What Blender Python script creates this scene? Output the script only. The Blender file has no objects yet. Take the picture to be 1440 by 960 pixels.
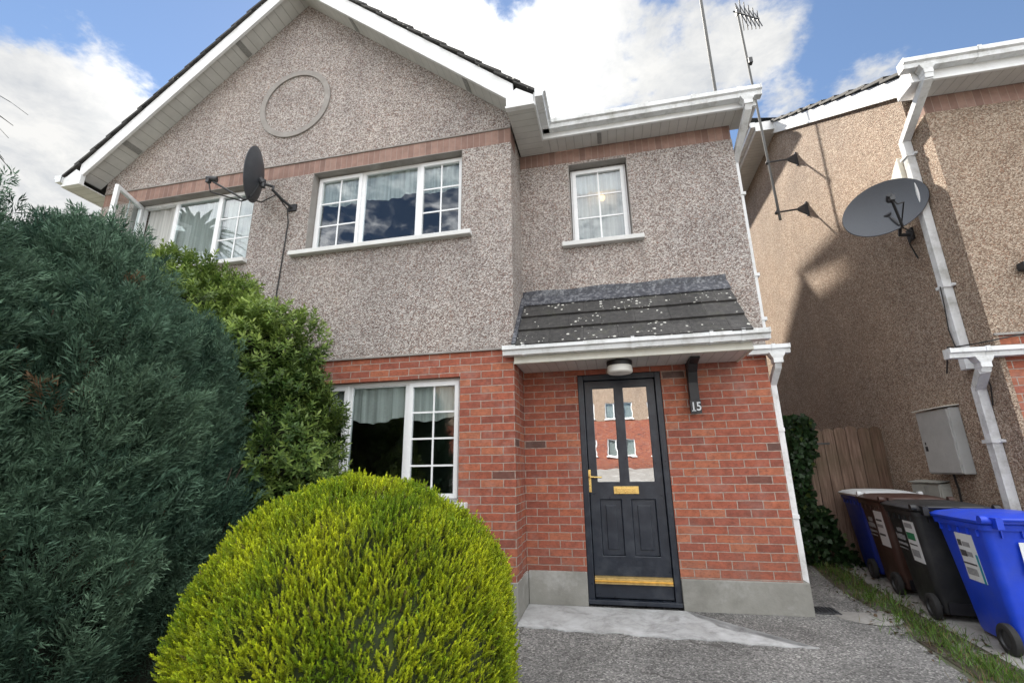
import bpy, bmesh, math, random
import numpy as np
from mathutils import Vector, Matrix

random.seed(7)
rng = np.random.default_rng(11)
scene = bpy.context.scene
COL = scene.collection
R_ = math.radians

# ------------------------------------------------------------------ tagging helpers
def tag(o, label=None, cat=None, group=None, kind=None):
    if label: o['label'] = label
    if cat: o['category'] = cat
    if group: o['group'] = group
    if kind: o['kind'] = kind
    return o

def empty(name, loc=(0, 0, 0), rz=0.0, parent=None):
    o = bpy.data.objects.new(name, None)
    o.empty_display_size = 0.1
    o.location = loc
    o.rotation_euler = (0, 0, rz)
    COL.objects.link(o)
    if parent: o.parent = parent
    return o

# ------------------------------------------------------------------ mesh builder
class MB:
    def __init__(s):
        s.v = []; s.f = []
    def add(s, vs, fs):
        n = len(s.v)
        s.v += [tuple(p) for p in vs]
        s.f += [tuple(i + n for i in f) for f in fs]
    def box(s, x0, x1, y0, y1, z0, z1):
        s.add([(x0,y0,z0),(x1,y0,z0),(x1,y1,z0),(x0,y1,z0),(x0,y0,z1),(x1,y0,z1),(x1,y1,z1),(x0,y1,z1)],
              [(0,3,2,1),(4,5,6,7),(0,1,5,4),(1,2,6,5),(2,3,7,6),(3,0,4,7)])
    def obox(s, c, hx, hy, hz, M=None):
        vs = []
        for dx,dy,dz in [(-1,-1,-1),(1,-1,-1),(1,1,-1),(-1,1,-1),(-1,-1,1),(1,-1,1),(1,1,1),(-1,1,1)]:
            p = Vector((dx*hx, dy*hy, dz*hz))
            if M is not None: p = M @ p
            vs.append(Vector(c) + p)
        s.add(vs, [(0,3,2,1),(4,5,6,7),(0,1,5,4),(1,2,6,5),(2,3,7,6),(3,0,4,7)])
    def quad(s, a, b, c, d): s.add([a, b, c, d], [(0,1,2,3)])
    def poly(s, pts): s.add(pts, [tuple(range(len(pts)))])
    def prism(s, poly, axis, lo, hi):
        def P(a, b, t):
            return {'x': (t, a, b), 'y': (a, t, b), 'z': (a, b, t)}[axis]
        n = len(poly)
        vs = [P(a, b, lo) for a, b in poly] + [P(a, b, hi) for a, b in poly]
        fs = [tuple(range(n))[::-1], tuple(range(n, 2*n))]
        fs += [(i, (i+1) % n, n + (i+1) % n, n + i) for i in range(n)]
        s.add(vs, fs)
    def tube(s, pts, r, n=8, cap=True):
        pts = [Vector(p) for p in pts]
        rs = r if isinstance(r, (list, tuple)) else [r]*len(pts)
        rings = []
        prev = None
        for i, p in enumerate(pts):
            if i == 0: d = pts[1]-pts[0]
            elif i == len(pts)-1: d = pts[-1]-pts[-2]
            else: d = (pts[i+1]-pts[i]).normalized() + (pts[i]-pts[i-1]).normalized()
            d.normalize()
            if prev is None:
                a = d.orthogonal().normalized()
            else:
                a = (prev - d*prev.dot(d)).normalized()
            prev = a
            b = d.cross(a)
            rings.append([p + (a*math.cos(2*math.pi*k/n) + b*math.sin(2*math.pi*k/n))*rs[i] for k in range(n)])
        vs = [q for ring in rings for q in ring]
        fs = []
        for i in range(len(pts)-1):
            for k in range(n):
                k2 = (k+1) % n
                fs.append((i*n+k, i*n+k2, (i+1)*n+k2, (i+1)*n+k))
        if cap:
            fs.append(tuple(range(n))[::-1]); m = (len(pts)-1)*n
            fs.append(tuple(range(m, m+n)))
        s.add(vs, fs)
    def lathe(s, c, prof, n=32, M=None):
        # prof: list of (r, z) ; closed at both ends when r = 0
        vs = []; fs = []
        for r, z in prof:
            for k in range(n):
                a = 2*math.pi*k/n
                p = Vector((r*math.cos(a), r*math.sin(a), z))
                if M is not None: p = M @ p
                vs.append(Vector(c)+p)
        for i in range(len(prof)-1):
            for k in range(n):
                k2 = (k+1) % n
                fs.append((i*n+k, i*n+k2, (i+1)*n+k2, (i+1)*n+k))
        s.add(vs, fs)
    def loft(s, rings, cap=True):
        n = len(rings[0]); vs = [p for r in rings for p in r]; fs = []
        for i in range(len(rings)-1):
            for k in range(n):
                k2 = (k+1) % n
                fs.append((i*n+k, i*n+k2, (i+1)*n+k2, (i+1)*n+k))
        if cap:
            fs.append(tuple(range(n))[::-1]); m = (len(rings)-1)*n
            fs.append(tuple(range(m, m+n)))
        s.add(vs, fs)
    def panel(s, axis, u0, u1, z0, z1, f, b, holes=()):
        us = sorted(set([u0, u1] + [h for q in holes for h in q[:2]]))
        zs = sorted(set([z0, z1] + [h for q in holes for h in q[2:]]))
        us = [u for u in us if u0 <= u <= u1]; zs = [z for z in zs if z0 <= z <= z1]
        def P(u, z, t): return (u, t, z) if axis == 'y' else (t, u, z)
        def inhole(u, z): return any(h[0] < u < h[1] and h[2] < z < h[3] for h in holes)
        solid = {}
        for i in range(len(us)-1):
            for j in range(len(zs)-1):
                solid[i, j] = not inhole((us[i]+us[i+1])/2, (zs[j]+zs[j+1])/2)
        for (i, j), ok in solid.items():
            if not ok: continue
            a, c, d, e = us[i], us[i+1], zs[j], zs[j+1]
            s.quad(P(a,d,f), P(c,d,f), P(c,e,f), P(a,e,f))
            s.quad(P(a,d,b), P(a,e,b), P(c,e,b), P(c,d,b))
            if not solid.get((i-1, j)): s.quad(P(a,d,f), P(a,e,f), P(a,e,b), P(a,d,b))
            if not solid.get((i+1, j)): s.quad(P(c,d,f), P(c,d,b), P(c,e,b), P(c,e,f))
            if not solid.get((i, j-1)): s.quad(P(a,d,f), P(a,d,b), P(c,d,b), P(c,d,f))
            if not solid.get((i, j+1)): s.quad(P(a,e,f), P(c,e,f), P(c,e,b), P(a,e,b))
    def build(s, name, mat, parent=None, bevel=0.0, smooth=False, seg=2, weld=True):
        me = bpy.data.meshes.new(name)
        bm = bmesh.new()
        vs = [bm.verts.new(p) for p in s.v]
        for f in s.f:
            try: bm.faces.new([vs[i] for i in f])
            except ValueError: pass
        if weld: bmesh.ops.remove_doubles(bm, verts=bm.verts, dist=1e-5)
        bmesh.ops.recalc_face_normals(bm, faces=bm.faces)
        if bevel > 0:
            es = [e for e in bm.edges if len(e.link_faces) == 2 and e.calc_face_angle(0) > 0.5]
            bmesh.ops.bevel(bm, geom=es, offset=bevel, segments=seg, affect='EDGES', profile=0.5, clamp_overlap=True)
        uv = bm.loops.layers.uv.new('UVMap')
        bm.normal_update()
        for f in bm.faces:
            n = f.normal; ax = max(range(3), key=lambda k: abs(n[k]))
            for l in f.loops:
                p = l.vert.co
                l[uv].uv = (p.y, p.z) if ax == 0 else ((p.x, p.z) if ax == 1 else (p.x, p.y))
            f.smooth = smooth
        bm.to_mesh(me); bm.free()
        if isinstance(mat, (list, tuple)):
            for m in mat: me.materials.append(m)
        else: me.materials.append(mat)
        if smooth:
            try: me.set_sharp_from_angle(angle=R_(40))
            except Exception: pass
        o = bpy.data.objects.new(name, me)
        COL.objects.link(o)
        if parent:
            o.parent = parent
        return o

def build_each(mbs, name, mat, parent, **kw):
    return [m.build(name, mat, parent, **kw) for m in mbs]
def pieces(fn, items):
    out = []
    for it in items:
        m = MB(); fn(m, it); out.append(m)
    return out

# ------------------------------------------------------------------ materials
class NT:
    def __init__(s, name):
        s.m = bpy.data.materials.new(name); s.m.use_nodes = True
        s.t = s.m.node_tree; s.t.nodes.clear()
        s.out = s.t.nodes.new('ShaderNodeOutputMaterial')
    def n(s, typ, **kw):
        nd = s.t.nodes.new('ShaderNode'+typ)
        for k, v in kw.items():
            if k in ('ins',):
                for a, b in v.items():
                    if hasattr(b, 'is_linked') or isinstance(b, bpy.types.NodeSocket): s.t.links.new(b, nd.inputs[a])
                    else: nd.inputs[a].default_value = b
            else: setattr(nd, k, v)
        return nd
    def link(s, a, b): s.t.links.new(a, b)
    def coord(s, which='Object', scale=None):
        tc = s.n('TexCoord')
        o = tc.outputs[which]
        if scale is not None:
            mp = s.n('Mapping', ins={'Vector': o, 'Scale': scale}); o = mp.outputs[0]
        return o
    def noise(s, vec, scale, detail=4, rough=.55, dist=0):
        nd = s.n('TexNoise', ins={'Vector': vec, 'Scale': scale, 'Detail': detail, 'Roughness': rough, 'Distortion': dist})
        return nd.outputs['Fac']
    def ramp(s, fac, stops, interp='LINEAR'):
        nd = s.n('ValToRGB'); s.link(fac, nd.inputs[0]); cr = nd.color_ramp; cr.interpolation = interp
        while len(cr.elements) < len(stops): cr.elements.new(.5)
        for e, (p, c) in zip(cr.elements, stops):
            e.position = p; e.color = (c, c, c, 1) if isinstance(c, (int, float)) else (*c, 1)
        return nd.outputs[0]
    def mix(s, fac, a, b, mode='MIX'):
        nd = s.n('Mix', data_type='RGBA', blend_type=mode)
        for sock, v in ((nd.inputs[0], fac), (nd.inputs[6], a), (nd.inputs[7], b)):
            if isinstance(v, bpy.types.NodeSocket): s.link(v, sock)
            elif isinstance(v, (int, float)): sock.default_value = v if sock == nd.inputs[0] else (v, v, v, 1)
            else: sock.default_value = (*v, 1)
        return nd.outputs[2]
    def math(s, op, a, b=0.0, clamp=False):
        nd = s.n('Math', operation=op, use_clamp=clamp)
        for i, v in enumerate((a, b)):
            if isinstance(v, bpy.types.NodeSocket): s.link(v, nd.inputs[i])
            else: nd.inputs[i].default_value = v
        return nd.outputs[0]
    def bump(s, h, strength=.3, dist=.01):
        nd = s.n('Bump', ins={'Height': h, 'Strength': strength, 'Distance': dist})
        return nd.outputs[0]
    def pbr(s, color, rough=.7, normal=None, metal=0.0, spec=None, **kw):
        b = s.n('BsdfPrincipled')
        def st(nm, v):
            k = b.inputs[nm]
            if isinstance(v, bpy.types.NodeSocket): s.link(v, k)
            elif isinstance(v, tuple) and len(v) == 3: k.default_value = (*v, 1)
            else: k.default_value = v
        st('Base Color', color); st('Roughness', rough); st('Metallic', metal)
        if spec is not None: st('Specular IOR Level', spec)
        if normal is not None: s.link(normal, b.inputs['Normal'])
        for k, v in kw.items(): st(k, v)
        s.link(b.outputs[0], s.out.inputs[0])
        return b

def mat_pebble(name, dark, mid, light, drips=()):
    t = NT(name); uv = t.coord('UV'); oc = t.coord('Object')
    v1 = t.n('TexVoronoi', feature='F1', ins={'Vector': uv, 'Scale': 92.0}); v1.voronoi_dimensions = '2D'
    nz = t.noise(uv, 60, 2, .5)
    sep = t.n('SeparateColor'); t.link(v1.outputs['Color'], sep.inputs[0])
    f = t.math('ADD', t.math('MULTIPLY', sep.outputs[0], .72), t.math('MULTIPLY', nz, .26))
    c = t.ramp(f, [(.16, dark), (.36, tuple(a*.5+b*.5 for a, b in zip(dark, mid))), (.52, mid), (.84, light)])
    odd = t.math('GREATER_THAN', sep.outputs[1], .90)                       # the odd rust-coloured stone
    c = t.mix(t.math('MULTIPLY', odd, .55), c, (mid[0]*.85, mid[1]*.58, mid[2]*.48))
    big = t.noise(oc, .8, 6, .62)
    c = t.mix(1.0, c, t.ramp(big, [(.28, (.78,.78,.79)), (.48, (1.0,1.0,1.0)), (.74, (1.12,1.09,1.06))]), 'MULTIPLY')
    md = t.noise(oc, 4.2, 5, .65)
    c = t.mix(1.0, c, t.ramp(md, [(.3, (.90,.89,.88)), (.7, 1.06)]), 'MULTIPLY')
    streak = t.noise(t.coord('UV', (6.5, .28, 1)), 1.5, 5, .62)
    c = t.mix(1.0, c, t.ramp(streak, [(.34, (.93,.925,.925)), (.56, 1.0)]), 'MULTIPLY')
    # rain streaks below sills: (x, top z, half width)
    if drips:
        sp = t.n('SeparateXYZ'); t.link(uv, sp.inputs[0])
        for x, z, hw in drips:
            ax = t.math('SUBTRACT', 1.0, t.math('DIVIDE', t.math('ABSOLUTE', t.math('SUBTRACT', sp.outputs[0], x)), hw), True)
            az = t.math('SUBTRACT', 1.0, t.math('DIVIDE', t.math('SUBTRACT', z, sp.outputs[1]), .85))
            below = t.math('LESS_THAN', sp.outputs[1], z)
            az = t.math('MULTIPLY', t.math('MAXIMUM', az, 0.0), below)
            m = t.math('MULTIPLY', t.math('MULTIPLY', ax, az), t.ramp(t.noise(t.coord('UV', (22, .6, 1)), 1.0, 3, .6), [(.35, 0.0), (.65, 1.0)]))
            c = t.mix(t.math('MULTIPLY', m, .6), c, tuple(q*.55 for q in mid))
    gap = t.ramp(v1.outputs['Distance'], [(0, 1.0), (.8, .60)])
    c = t.mix(.45, c, t.mix(1.0, c, gap, 'MULTIPLY'))
    h = t.math('SUBTRACT', t.math('MULTIPLY', sep.outputs[2], .5), v1.outputs['Distance'])
    t.pbr(c, .85, t.bump(h, .9, .012), spec=.25)
    return t.m

def mat_brick(name, bloom=0.0):
    t = NT(name); uv = t.coord('UV')
    wob = t.n('TexNoise', ins={'Vector': uv, 'Scale': 9.0, 'Detail': 3.0})
    vm = t.n('VectorMath', operation='MULTIPLY_ADD')
    t.link(wob.outputs['Color'], vm.inputs[0]); vm.inputs[1].default_value = (.010, .009, 0); t.link(uv, vm.inputs[2])
    br = t.n('TexBrick', offset=.5, ins={'Vector': vm.outputs[0], 'Color1': (0,0,0,1), 'Color2': (1,1,1,1), 'Mortar': (.5,.5,.5,1),
             'Scale': 1.0, 'Mortar Size': .0052, 'Mortar Smooth': .35, 'Bias': 0.0, 'Brick Width': .225, 'Row Height': .075})
    col = t.ramp(br.outputs['Color'], [(0, (.095,.062,.055)), (.018, (.13,.065,.052)), (.026, (.235,.072,.050)), (.3, (.345,.100,.058)), (.55, (.295,.090,.060)), (.8, (.37,.115,.062)), (1, (.395,.145,.082))])
    n1 = t.noise(uv, 14, 5, .65); n2 = t.noise(t.coord('UV', (1, 2.6, 1)), 30, 4, .65, .8)
    col = t.mix(1.0, col, t.ramp(n1, [(.25, .66), (.75, 1.30)]), 'MULTIPLY')
    col = t.mix(t.math('MULTIPLY', t.ramp(n2, [(.50, 0.0), (.66, 1.0)]), .62), col, (.135,.052,.040))
    spk = t.noise(uv, 120, 1, .5)
    col = t.mix(t.math('MULTIPLY', t.ramp(spk, [(.70, 0.0), (.76, 1.0)]), .35), col, (.45,.34,.28))
    mort = t.ramp(t.noise(uv, 30, 3, .6), [(.3, (.27,.205,.17)), (.7, (.43,.355,.305))])
    col = t.mix(br.outputs['Fac'], col, mort)
    bl = t.noise(uv, 2.6, 5, .65)
    col = t.mix(t.math('MULTIPLY', t.ramp(bl, [(.52, 0.0), (.75, 1.0)]), .26 + bloom), col, (.42,.34,.31))
    sp = t.n('SeparateXYZ'); t.link(uv, sp.inputs[0])
    low = t.math('SUBTRACT', 1.0, t.math('DIVIDE', sp.outputs[1], .9), True)          # splash dirt near the ground
    col = t.mix(t.math('MULTIPLY', t.math('MULTIPLY', low, t.ramp(bl, [(.35, 0.2), (.65, 1.0)])), .42), col, (.115,.075,.058))
    h = t.math('ADD', t.math('MULTIPLY', t.math('SUBTRACT', 1.0, br.outputs['Fac']), .8), t.math('MULTIPLY', n1, .3))
    t.pbr(col, .82, t.bump(h, .7, .008), spec=.3)
    return t.m

def mat_soldier(name):
    t = NT(name); tc = t.coord('UV', (1, 1, 1))
    sep = t.n('SeparateXYZ'); t.link(tc, sep.inputs[0])
    cmb = t.n('CombineXYZ'); t.link(sep.outputs[0], cmb.inputs[0]); cmb.inputs[1].default_value = .1
    br = t.n('TexBrick', offset=0.0, ins={'Vector': cmb.outputs[0], 'Color1': (0,0,0,1), 'Color2': (1,1,1,1), 'Mortar': (.5,.5,.5,1),
             'Scale': 1.0, 'Mortar Size': .004, 'Mortar Smooth': .2, 'Brick Width': .075, 'Row Height': 10.0})
    col = t.ramp(br.outputs['Color'], [(0, (.215,.135,.112)), (.4, (.265,.165,.135)), (1, (.315,.205,.168))])
    col = t.mix(1.0, col, t.ramp(t.noise(tc, 8, 5, .65), [(.25, .75), (.75, 1.2)]), 'MULTIPLY')
    col = t.mix(t.math('MULTIPLY', br.outputs['Fac'], .6), col, (.34,.27,.24))
    t.pbr(col, .85, t.bump(t.math('SUBTRACT', 1.0, br.outputs['Fac']), .5, .006), spec=.3)
    return t.m

def mat_simple(name, col, rough=.6, var=.12, scale=6, bumps=0.0, bscale=60, metal=0.0, spec=None, dirt=None):
    t = NT(name); oc = t.coord('Object')
    n1 = t.noise(oc, scale, 5, .6)
    c = t.mix(1.0, col, t.ramp(n1, [(.25, 1-var), (.75, 1+var)]), 'MULTIPLY')
    if dirt:
        d = t.noise(oc, dirt[1], 6, .7)
        c = t.mix(t.math('MULTIPLY', t.ramp(d, [(.48, 0.0), (.72, 1.0)]), dirt[2]), c, dirt[0])
    rr = t.ramp(t.noise(oc, scale*2, 3, .6), [(.3, max(.03, rough-.07)), (.7, min(1, rough+.07))])
    nrm = t.bump(t.noise(oc, bscale, 4, .6), bumps, .01) if bumps else None
    t.pbr(c, rr, nrm, metal=metal, spec=spec)
    return t.m

def mat_glass(name, base=.06, tint=(.86,.9,.9), rough=0.0, wave=.05, ws=1.3, fm=1.5):
    t = NT(name)
    fr = t.n('Fresnel', ins={'IOR': 1.55})
    fac = t.math('ADD', t.math('MULTIPLY', fr.outputs[0], fm), base, clamp=True)
    geo = t.n('NewGeometry'); fac = t.math('MULTIPLY', fac, t.math('SUBTRACT', 1.0, geo.outputs['Backfacing']))   # the pane's inner face only passes light
    wv = t.noise(t.coord('Object'), ws, 3, .5)
    nb = t.bump(wv, wave, .05)
    tr = t.n('BsdfTransparent', ins={'Color': (*tint, 1)})
    gl = t.n('BsdfGlossy', ins={'Color': (.93,.96,1,1), 'Roughness': rough, 'Normal': nb})
    mx = t.n('MixShader'); t.link(fac, mx.inputs[0]); t.link(tr.outputs[0], mx.inputs[1]); t.link(gl.outputs[0], mx.inputs[2])
    t.link(mx.outputs[0], t.out.inputs[0])
    return t.m

def mat_leaf(name, rough=.5, trans=.35, spec=.4):
    t = NT(name)
    at = t.n('Attribute', attribute_name='Col')
    b = t.n('BsdfPrincipled', ins={'Base Color': at.outputs[0], 'Roughness': rough, 'Specular IOR Level': spec})
    tl = t.n('BsdfTranslucent', ins={'Color': at.outputs[0]})
    mx = t.n('MixShader', ins={0: trans}); t.link(b.outputs[0], mx.inputs[1]); t.link(tl.outputs[0], mx.inputs[2])
    t.link(mx.outputs[0], t.out.inputs[0])
    return t.m

def mat_tile(name, lichen=.5):
    t = NT(name); uv = t.coord('UV'); oc = t.coord('Object')
    br = t.n('TexBrick', offset=.5, ins={'Vector': oc, 'Color1': (0,0,0,1), 'Color2': (1,1,1,1), 'Mortar': (.5,.5,.5,1),
             'Scale': 1.0, 'Mortar Size': .002, 'Brick Width': .34, 'Row Height': 5.0})
    c = t.ramp(t.noise(oc, 20, 6, .7), [(.25, (.030,.029,.030)), (.55, (.065,.062,.060)), (.8, (.11,.105,.10))])
    c = t.mix(1.0, c, t.ramp(br.outputs['Color'], [(0, .75), (1, 1.2)]), 'MULTIPLY')
    big = t.noise(oc, 1.7, 3, .6)
    crust = t.math('MULTIPLY', t.ramp(t.noise(oc, 34, 4, .7), [(.58, 0.0), (.68, 1.0)]), t.ramp(big, [(.42, 0.0), (.60, 1.0)]))
    c = t.mix(t.math('MULTIPLY', crust, .45), c, (.30,.30,.27))
    vor = t.n('TexVoronoi', ins={'Vector': oc, 'Scale': 27.0, 'Randomness': 1.0})
    sc = t.n('SeparateColor'); t.link(vor.outputs['Color'], sc.inputs[0])
    wl_ = t.noise(oc, 70, 3, .6)
    spot = t.math('LESS_THAN', t.math('ADD', vor.outputs['Distance'], t.math('MULTIPLY', t.math('SUBTRACT', wl_, .5), .55)), t.math('MULTIPLY', sc.outputs[0], .42))
    sel = t.math('GREATER_THAN', t.math('ADD', sc.outputs[1], t.math('MULTIPLY', t.ramp(big, [(.40, 0.0), (.62, 1.0)]), .55)), 1.02 + (.5-lichen)*.6)
    c = t.mix(t.math('MULTIPLY', t.math('MULTIPLY', spot, sel), .92), c, (.62,.61,.56))
    c = t.mix(t.math('MULTIPLY', t.ramp(t.noise(oc, 6, 5, .7), [(.55, 0.0), (.75, 1.0)]), .5), c, (.085,.088,.060))
    t.pbr(c, .8, t.bump(t.noise(oc, 90, 4, .6), .45, .008), spec=.3)
    return t.m

def mat_wood(name):
    t = NT(name); oc = t.coord('Object')
    g = t.noise(t.coord('Object', (14, 14, .9)), 3.0, 6, .65, .4)
    c = t.ramp(g, [(.25, (.090,.064,.050)), (.5, (.195,.148,.120)), (.75, (.33,.265,.22))])
    sep = t.n('SeparateXYZ'); t.link(oc, sep.inputs[0])
    bid = t.math('FLOOR', t.math('DIVIDE', sep.outputs[0], .142))
    wn = t.n('TexWhiteNoise', noise_dimensions='1D'); t.link(bid, wn.inputs['W'])
    c = t.mix(1.0, c, t.ramp(wn.outputs['Value'], [(0, (.75,.62,.55)), (1, (1.25,1.15,1.1))]), 'MULTIPLY')
    moss = t.noise(oc, 2.2, 4, .6)
    c = t.mix(t.math('MULTIPLY', t.ramp(moss, [(.45, 0.0), (.7, 1.0)]), .45), c, (.085,.085,.045))
    t.pbr(c, .9, t.bump(g, .5, .006), spec=.2)
    return t.m

def mat_asphalt(name, base=(.165,.161,.156), light=(.38,.37,.35)):
    t = NT(name); oc = t.coord('Object')
    ag = t.n('TexVoronoi', ins={'Vector': oc, 'Scale': 95.0})
    sc = t.n('SeparateColor'); t.link(ag.outputs['Color'], sc.inputs[0])
    c = t.ramp(sc.outputs[0], [(0, tuple(x*.45 for x in base)), (.5, base), (.85, tuple(x*1.35 for x in base)), (1, light)])
    big = t.noise(oc, 1.4, 6, .65)
    c = t.mix(1.0, c, t.ramp(big, [(.28, .55), (.5, .95), (.72, 1.30)]), 'MULTIPLY')
    st = t.noise(oc, 5.5, 5, .7)
    c = t.mix(t.math('MULTIPLY', t.ramp(st, [(.60, 0.0), (.78, 1.0)]), .45), c, (.30,.29,.27))
    dk = t.noise(oc, 17, 3, .6)
    c = t.mix(t.math('MULTIPLY', t.ramp(dk, [(.68, 0.0), (.75, 1.0)]), .7), c, (.035,.033,.03))
    cw = t.n('TexNoise', ins={'Vector': oc, 'Scale': 3.0, 'Detail': 4.0})
    va = t.n('VectorMath', operation='MULTIPLY_ADD'); t.link(cw.outputs['Color'], va.inputs[0]); va.inputs[1].default_value = (.35, .35, 0); t.link(oc, va.inputs[2])
    ck = t.n('TexVoronoi', feature='DISTANCE_TO_EDGE', ins={'Vector': va.outputs[0], 'Scale': .75})
    crack = t.math('MULTIPLY', t.math('LESS_THAN', ck.outputs['Distance'], .0045), t.ramp(t.noise(oc, 1.1, 3, .6), [(.45, 0.0), (.55, 1.0)]))
    c = t.mix(t.math('MULTIPLY', crack, .7), c, (.06,.057,.052))
    oil = t.noise(oc, 2.3, 4, .6)
    c = t.mix(t.math('MULTIPLY', t.ramp(oil, [(.60, 0.0), (.70, 1.0)]), .45), c, (.075,.073,.070))
    h = t.math('SUBTRACT', t.math('MULTIPLY', big, .4), t.math('MULTIPLY', ag.outputs['Distance'], .8))
    t.pbr(c, .9, t.bump(h, .6, .008), spec=.25)
    return t.m

def mat_concrete(name, a=(.30,.295,.28), b=(.44,.435,.42), dk=(.13,.125,.115), dkamt=.5):
    t = NT(name); oc = t.coord('Object')
    c = t.ramp(t.noise(oc, 3.0, 7, .7), [(.3, a), (.7, b)])
    c = t.mix(t.math('MULTIPLY', t.ramp(t.noise(oc, 4.5, 6, .75, .5), [(.48, 0.0), (.72, 1.0)]), dkamt), c, dk)
    c = t.mix(t.math('MULTIPLY', t.ramp(t.noise(oc, 1.7, 5, .7), [(.55, 0.0), (.75, 1.0)]), .5), c, (.55,.55,.54))
    h = t.noise(oc, 60, 5, .7)
    t.pbr(c, .9, t.bump(h, .45, .006), spec=.25)
    return t.m

def mat_rib(name, col, pitch, axis, rough=.35):
    # ribbed plastic cladding boards
    t = NT(name); oc = t.coord('Object')
    sep = t.n('SeparateXYZ'); t.link(oc, sep.inputs[0])
    fr = t.math('FRACT', t.math('DIVIDE', sep.outputs[axis], pitch))
    g = t.ramp(fr, [(0, 0.0), (.05, 0.0), (.10, 1.0), (1, 1.0)])
    n1 = t.noise(oc, 4, 5, .6)
    c = t.mix(1.0, t.mix(g, tuple(x*.74 for x in col), col), t.ramp(n1, [(.3, .88), (.7, 1.05)]), 'MULTIPLY')
    t.pbr(c, rough, t.bump(g, .6, .006), spec=.4)
    return t.m

M = {}
M['pebble'] = mat_pebble('pebble_dash', (.215,.165,.148), (.50,.448,.418), (.79,.745,.71), ((-2.66, 3.70, .12), (-.50, 3.70, .12), (.53, 3.69, .10), (1.38, 3.69, .10), (-3.40, 3.70, .12), (-5.4, 3.70, .12), (-1.6, 3.70, .8)))
M['pebble_sunwarm'] = mat_pebble('sunwarm_pebble_dash', (.235,.165,.122), (.445,.345,.265), (.67,.56,.455))  # same pebble dash, with the sunlight's warm brown put into its colour
M['brick'] = mat_brick('red_brick')
M['brick_old'] = mat_brick('weathered_brick', .14)
M['soldier'] = mat_soldier('soldier_course')
M['plinth'] = mat_concrete('plinth_render', (.21,.205,.185), (.30,.295,.27), (.12,.115,.10), .35)
M['smooth'] = mat_concrete('smooth_render', (.25,.23,.215), (.33,.31,.29), (.16,.14,.13), .3)
M['white'] = mat_simple('white_upvc', (.74,.75,.755), .34, .05, 3, dirt=((.40,.385,.34), 4.0, .38))
M['white_clean'] = mat_simple('white_frame', (.80,.81,.82), .28, .03, 3, dirt=((.5,.5,.48), 6.0, .10))
M['cream'] = mat_simple('aged_white_upvc', (.68,.67,.60), .38, .06, 3, dirt=((.36,.33,.25), 5.0, .3))
M['gutter_white'] = mat_simple('gutter_white', (.72,.735,.745), .30, .05, 4, dirt=((.27,.265,.23), 5.0, .65))
M['soffit_x'] = mat_rib('soffit_boards', (.60,.60,.58), .10, 0)
M['soffit_y'] = mat_rib('side_soffit_boards', (.60,.60,.58), .10, 1)
M['sill'] = mat_concrete('painted_sill', (.62,.62,.61), (.70,.70,.69), (.40,.39,.36), .3)
M['tile'] = mat_tile('roof_tile', .3)
M['tile_lichen'] = mat_tile('lichen_tile', .62)
M['lead'] = mat_simple('lead_flashing', (.040,.043,.055), .5, .35, 16, .5, 24, dirt=((.30,.31,.33), 24.0, .9))
M['glass'] = mat_glass('window_glass')
M['door_glass'] = mat_glass('door_glass', .55, (.30,.30,.30), .004, .012, 2.6, 1.5)
M['navy'] = mat_simple('navy_door_paint', (.015,.020,.031), .34, .28, 5, .15, 40, dirt=((.056,.062,.070), 5.0, .5))
M['brass'] = mat_simple('brass', (.78,.56,.20), .30, .12, 12, metal=1.0)
M['brass_dull'] = mat_simple('brass_bar', (.68,.50,.22), .36, .2, 20, metal=1.0)
M['black_paint'] = mat_simple('black_paint', (.012,.012,.015), .45, .2, 8)
M['black_metal'] = mat_simple('dark_steel', (.030,.031,.035), .48, .25, 10)
M['vent_grey'] = mat_simple('vent_grille', (.26,.26,.25), .6, .3, 60)
M['pole'] = mat_simple('galvanised_pole', (.085,.085,.082), .6, .25, 8, metal=.1)
M['dish'] = mat_simple('dish_paint', (.052,.057,.067), .5, .12, 9, .08, 300, dirt=((.10,.105,.11), 9.0, .3))
M['dish_mesh'] = mat_simple('pressed_mesh_dish', (.066,.073,.088), .5, .15, 160, .25, 400)
M['cable'] = mat_simple('black_cable', (.012,.012,.012), .55, .1)
M['lamp_white'] = mat_simple('opal_diffuser', (.74,.73,.68), .4, .05)
M['net'] = None
M['meter'] = mat_concrete('grey_grp', (.36,.365,.35), (.44,.445,.43), (.22,.22,.20), .25)
M['meter_old'] = mat_concrete('stained_grp', (.32,.32,.29), (.42,.42,.38), (.10,.105,.08), .6)
M['bin_blue'] = mat_simple('blue_plastic', (.010,.055,.58), .40, .16, 5, .10, 90, dirt=((.06,.10,.38), 3.5, .32))
M['bin_navy'] = mat_simple('dark_blue_plastic', (.012,.032,.28), .44, .2, 5, .10, 90, dirt=((.06,.07,.15), 3.5, .4))
M['bin_brown'] = mat_simple('brown_plastic', (.055,.024,.018), .46, .25, 5, .10, 90, dirt=((.10,.075,.06), 3.5, .4))
M['bin_black'] = mat_simple('black_plastic', (.014,.015,.017), .44, .3, 5, .10, 90, dirt=((.06,.058,.055), 3.5, .4))
M['rubber'] = mat_simple('tyre_rubber', (.018,.018,.018), .8, .2, 20)
M['print_white'] = mat_simple('white_print', (.60,.62,.64), .5, .05)
M['sticker'] = mat_simple('sticker_paper', (.70,.73,.74), .45, .05)
M['ink'] = mat_simple('printed_ink', (.07,.07,.075), .5, .3, 60)
M['ink_grey'] = mat_simple('printed_grey', (.30,.31,.32), .5, .3, 60)
M['ink_pale'] = mat_simple('pale_print', (.30,.31,.32), .5, .1)
M['teal'] = mat_simple('printed_teal', (.02,.25,.33), .45, .1)
M['green'] = mat_simple('printed_green', (.02,.20,.09), .45, .1)
M['wood'] = mat_wood('weathered_boards')
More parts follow.
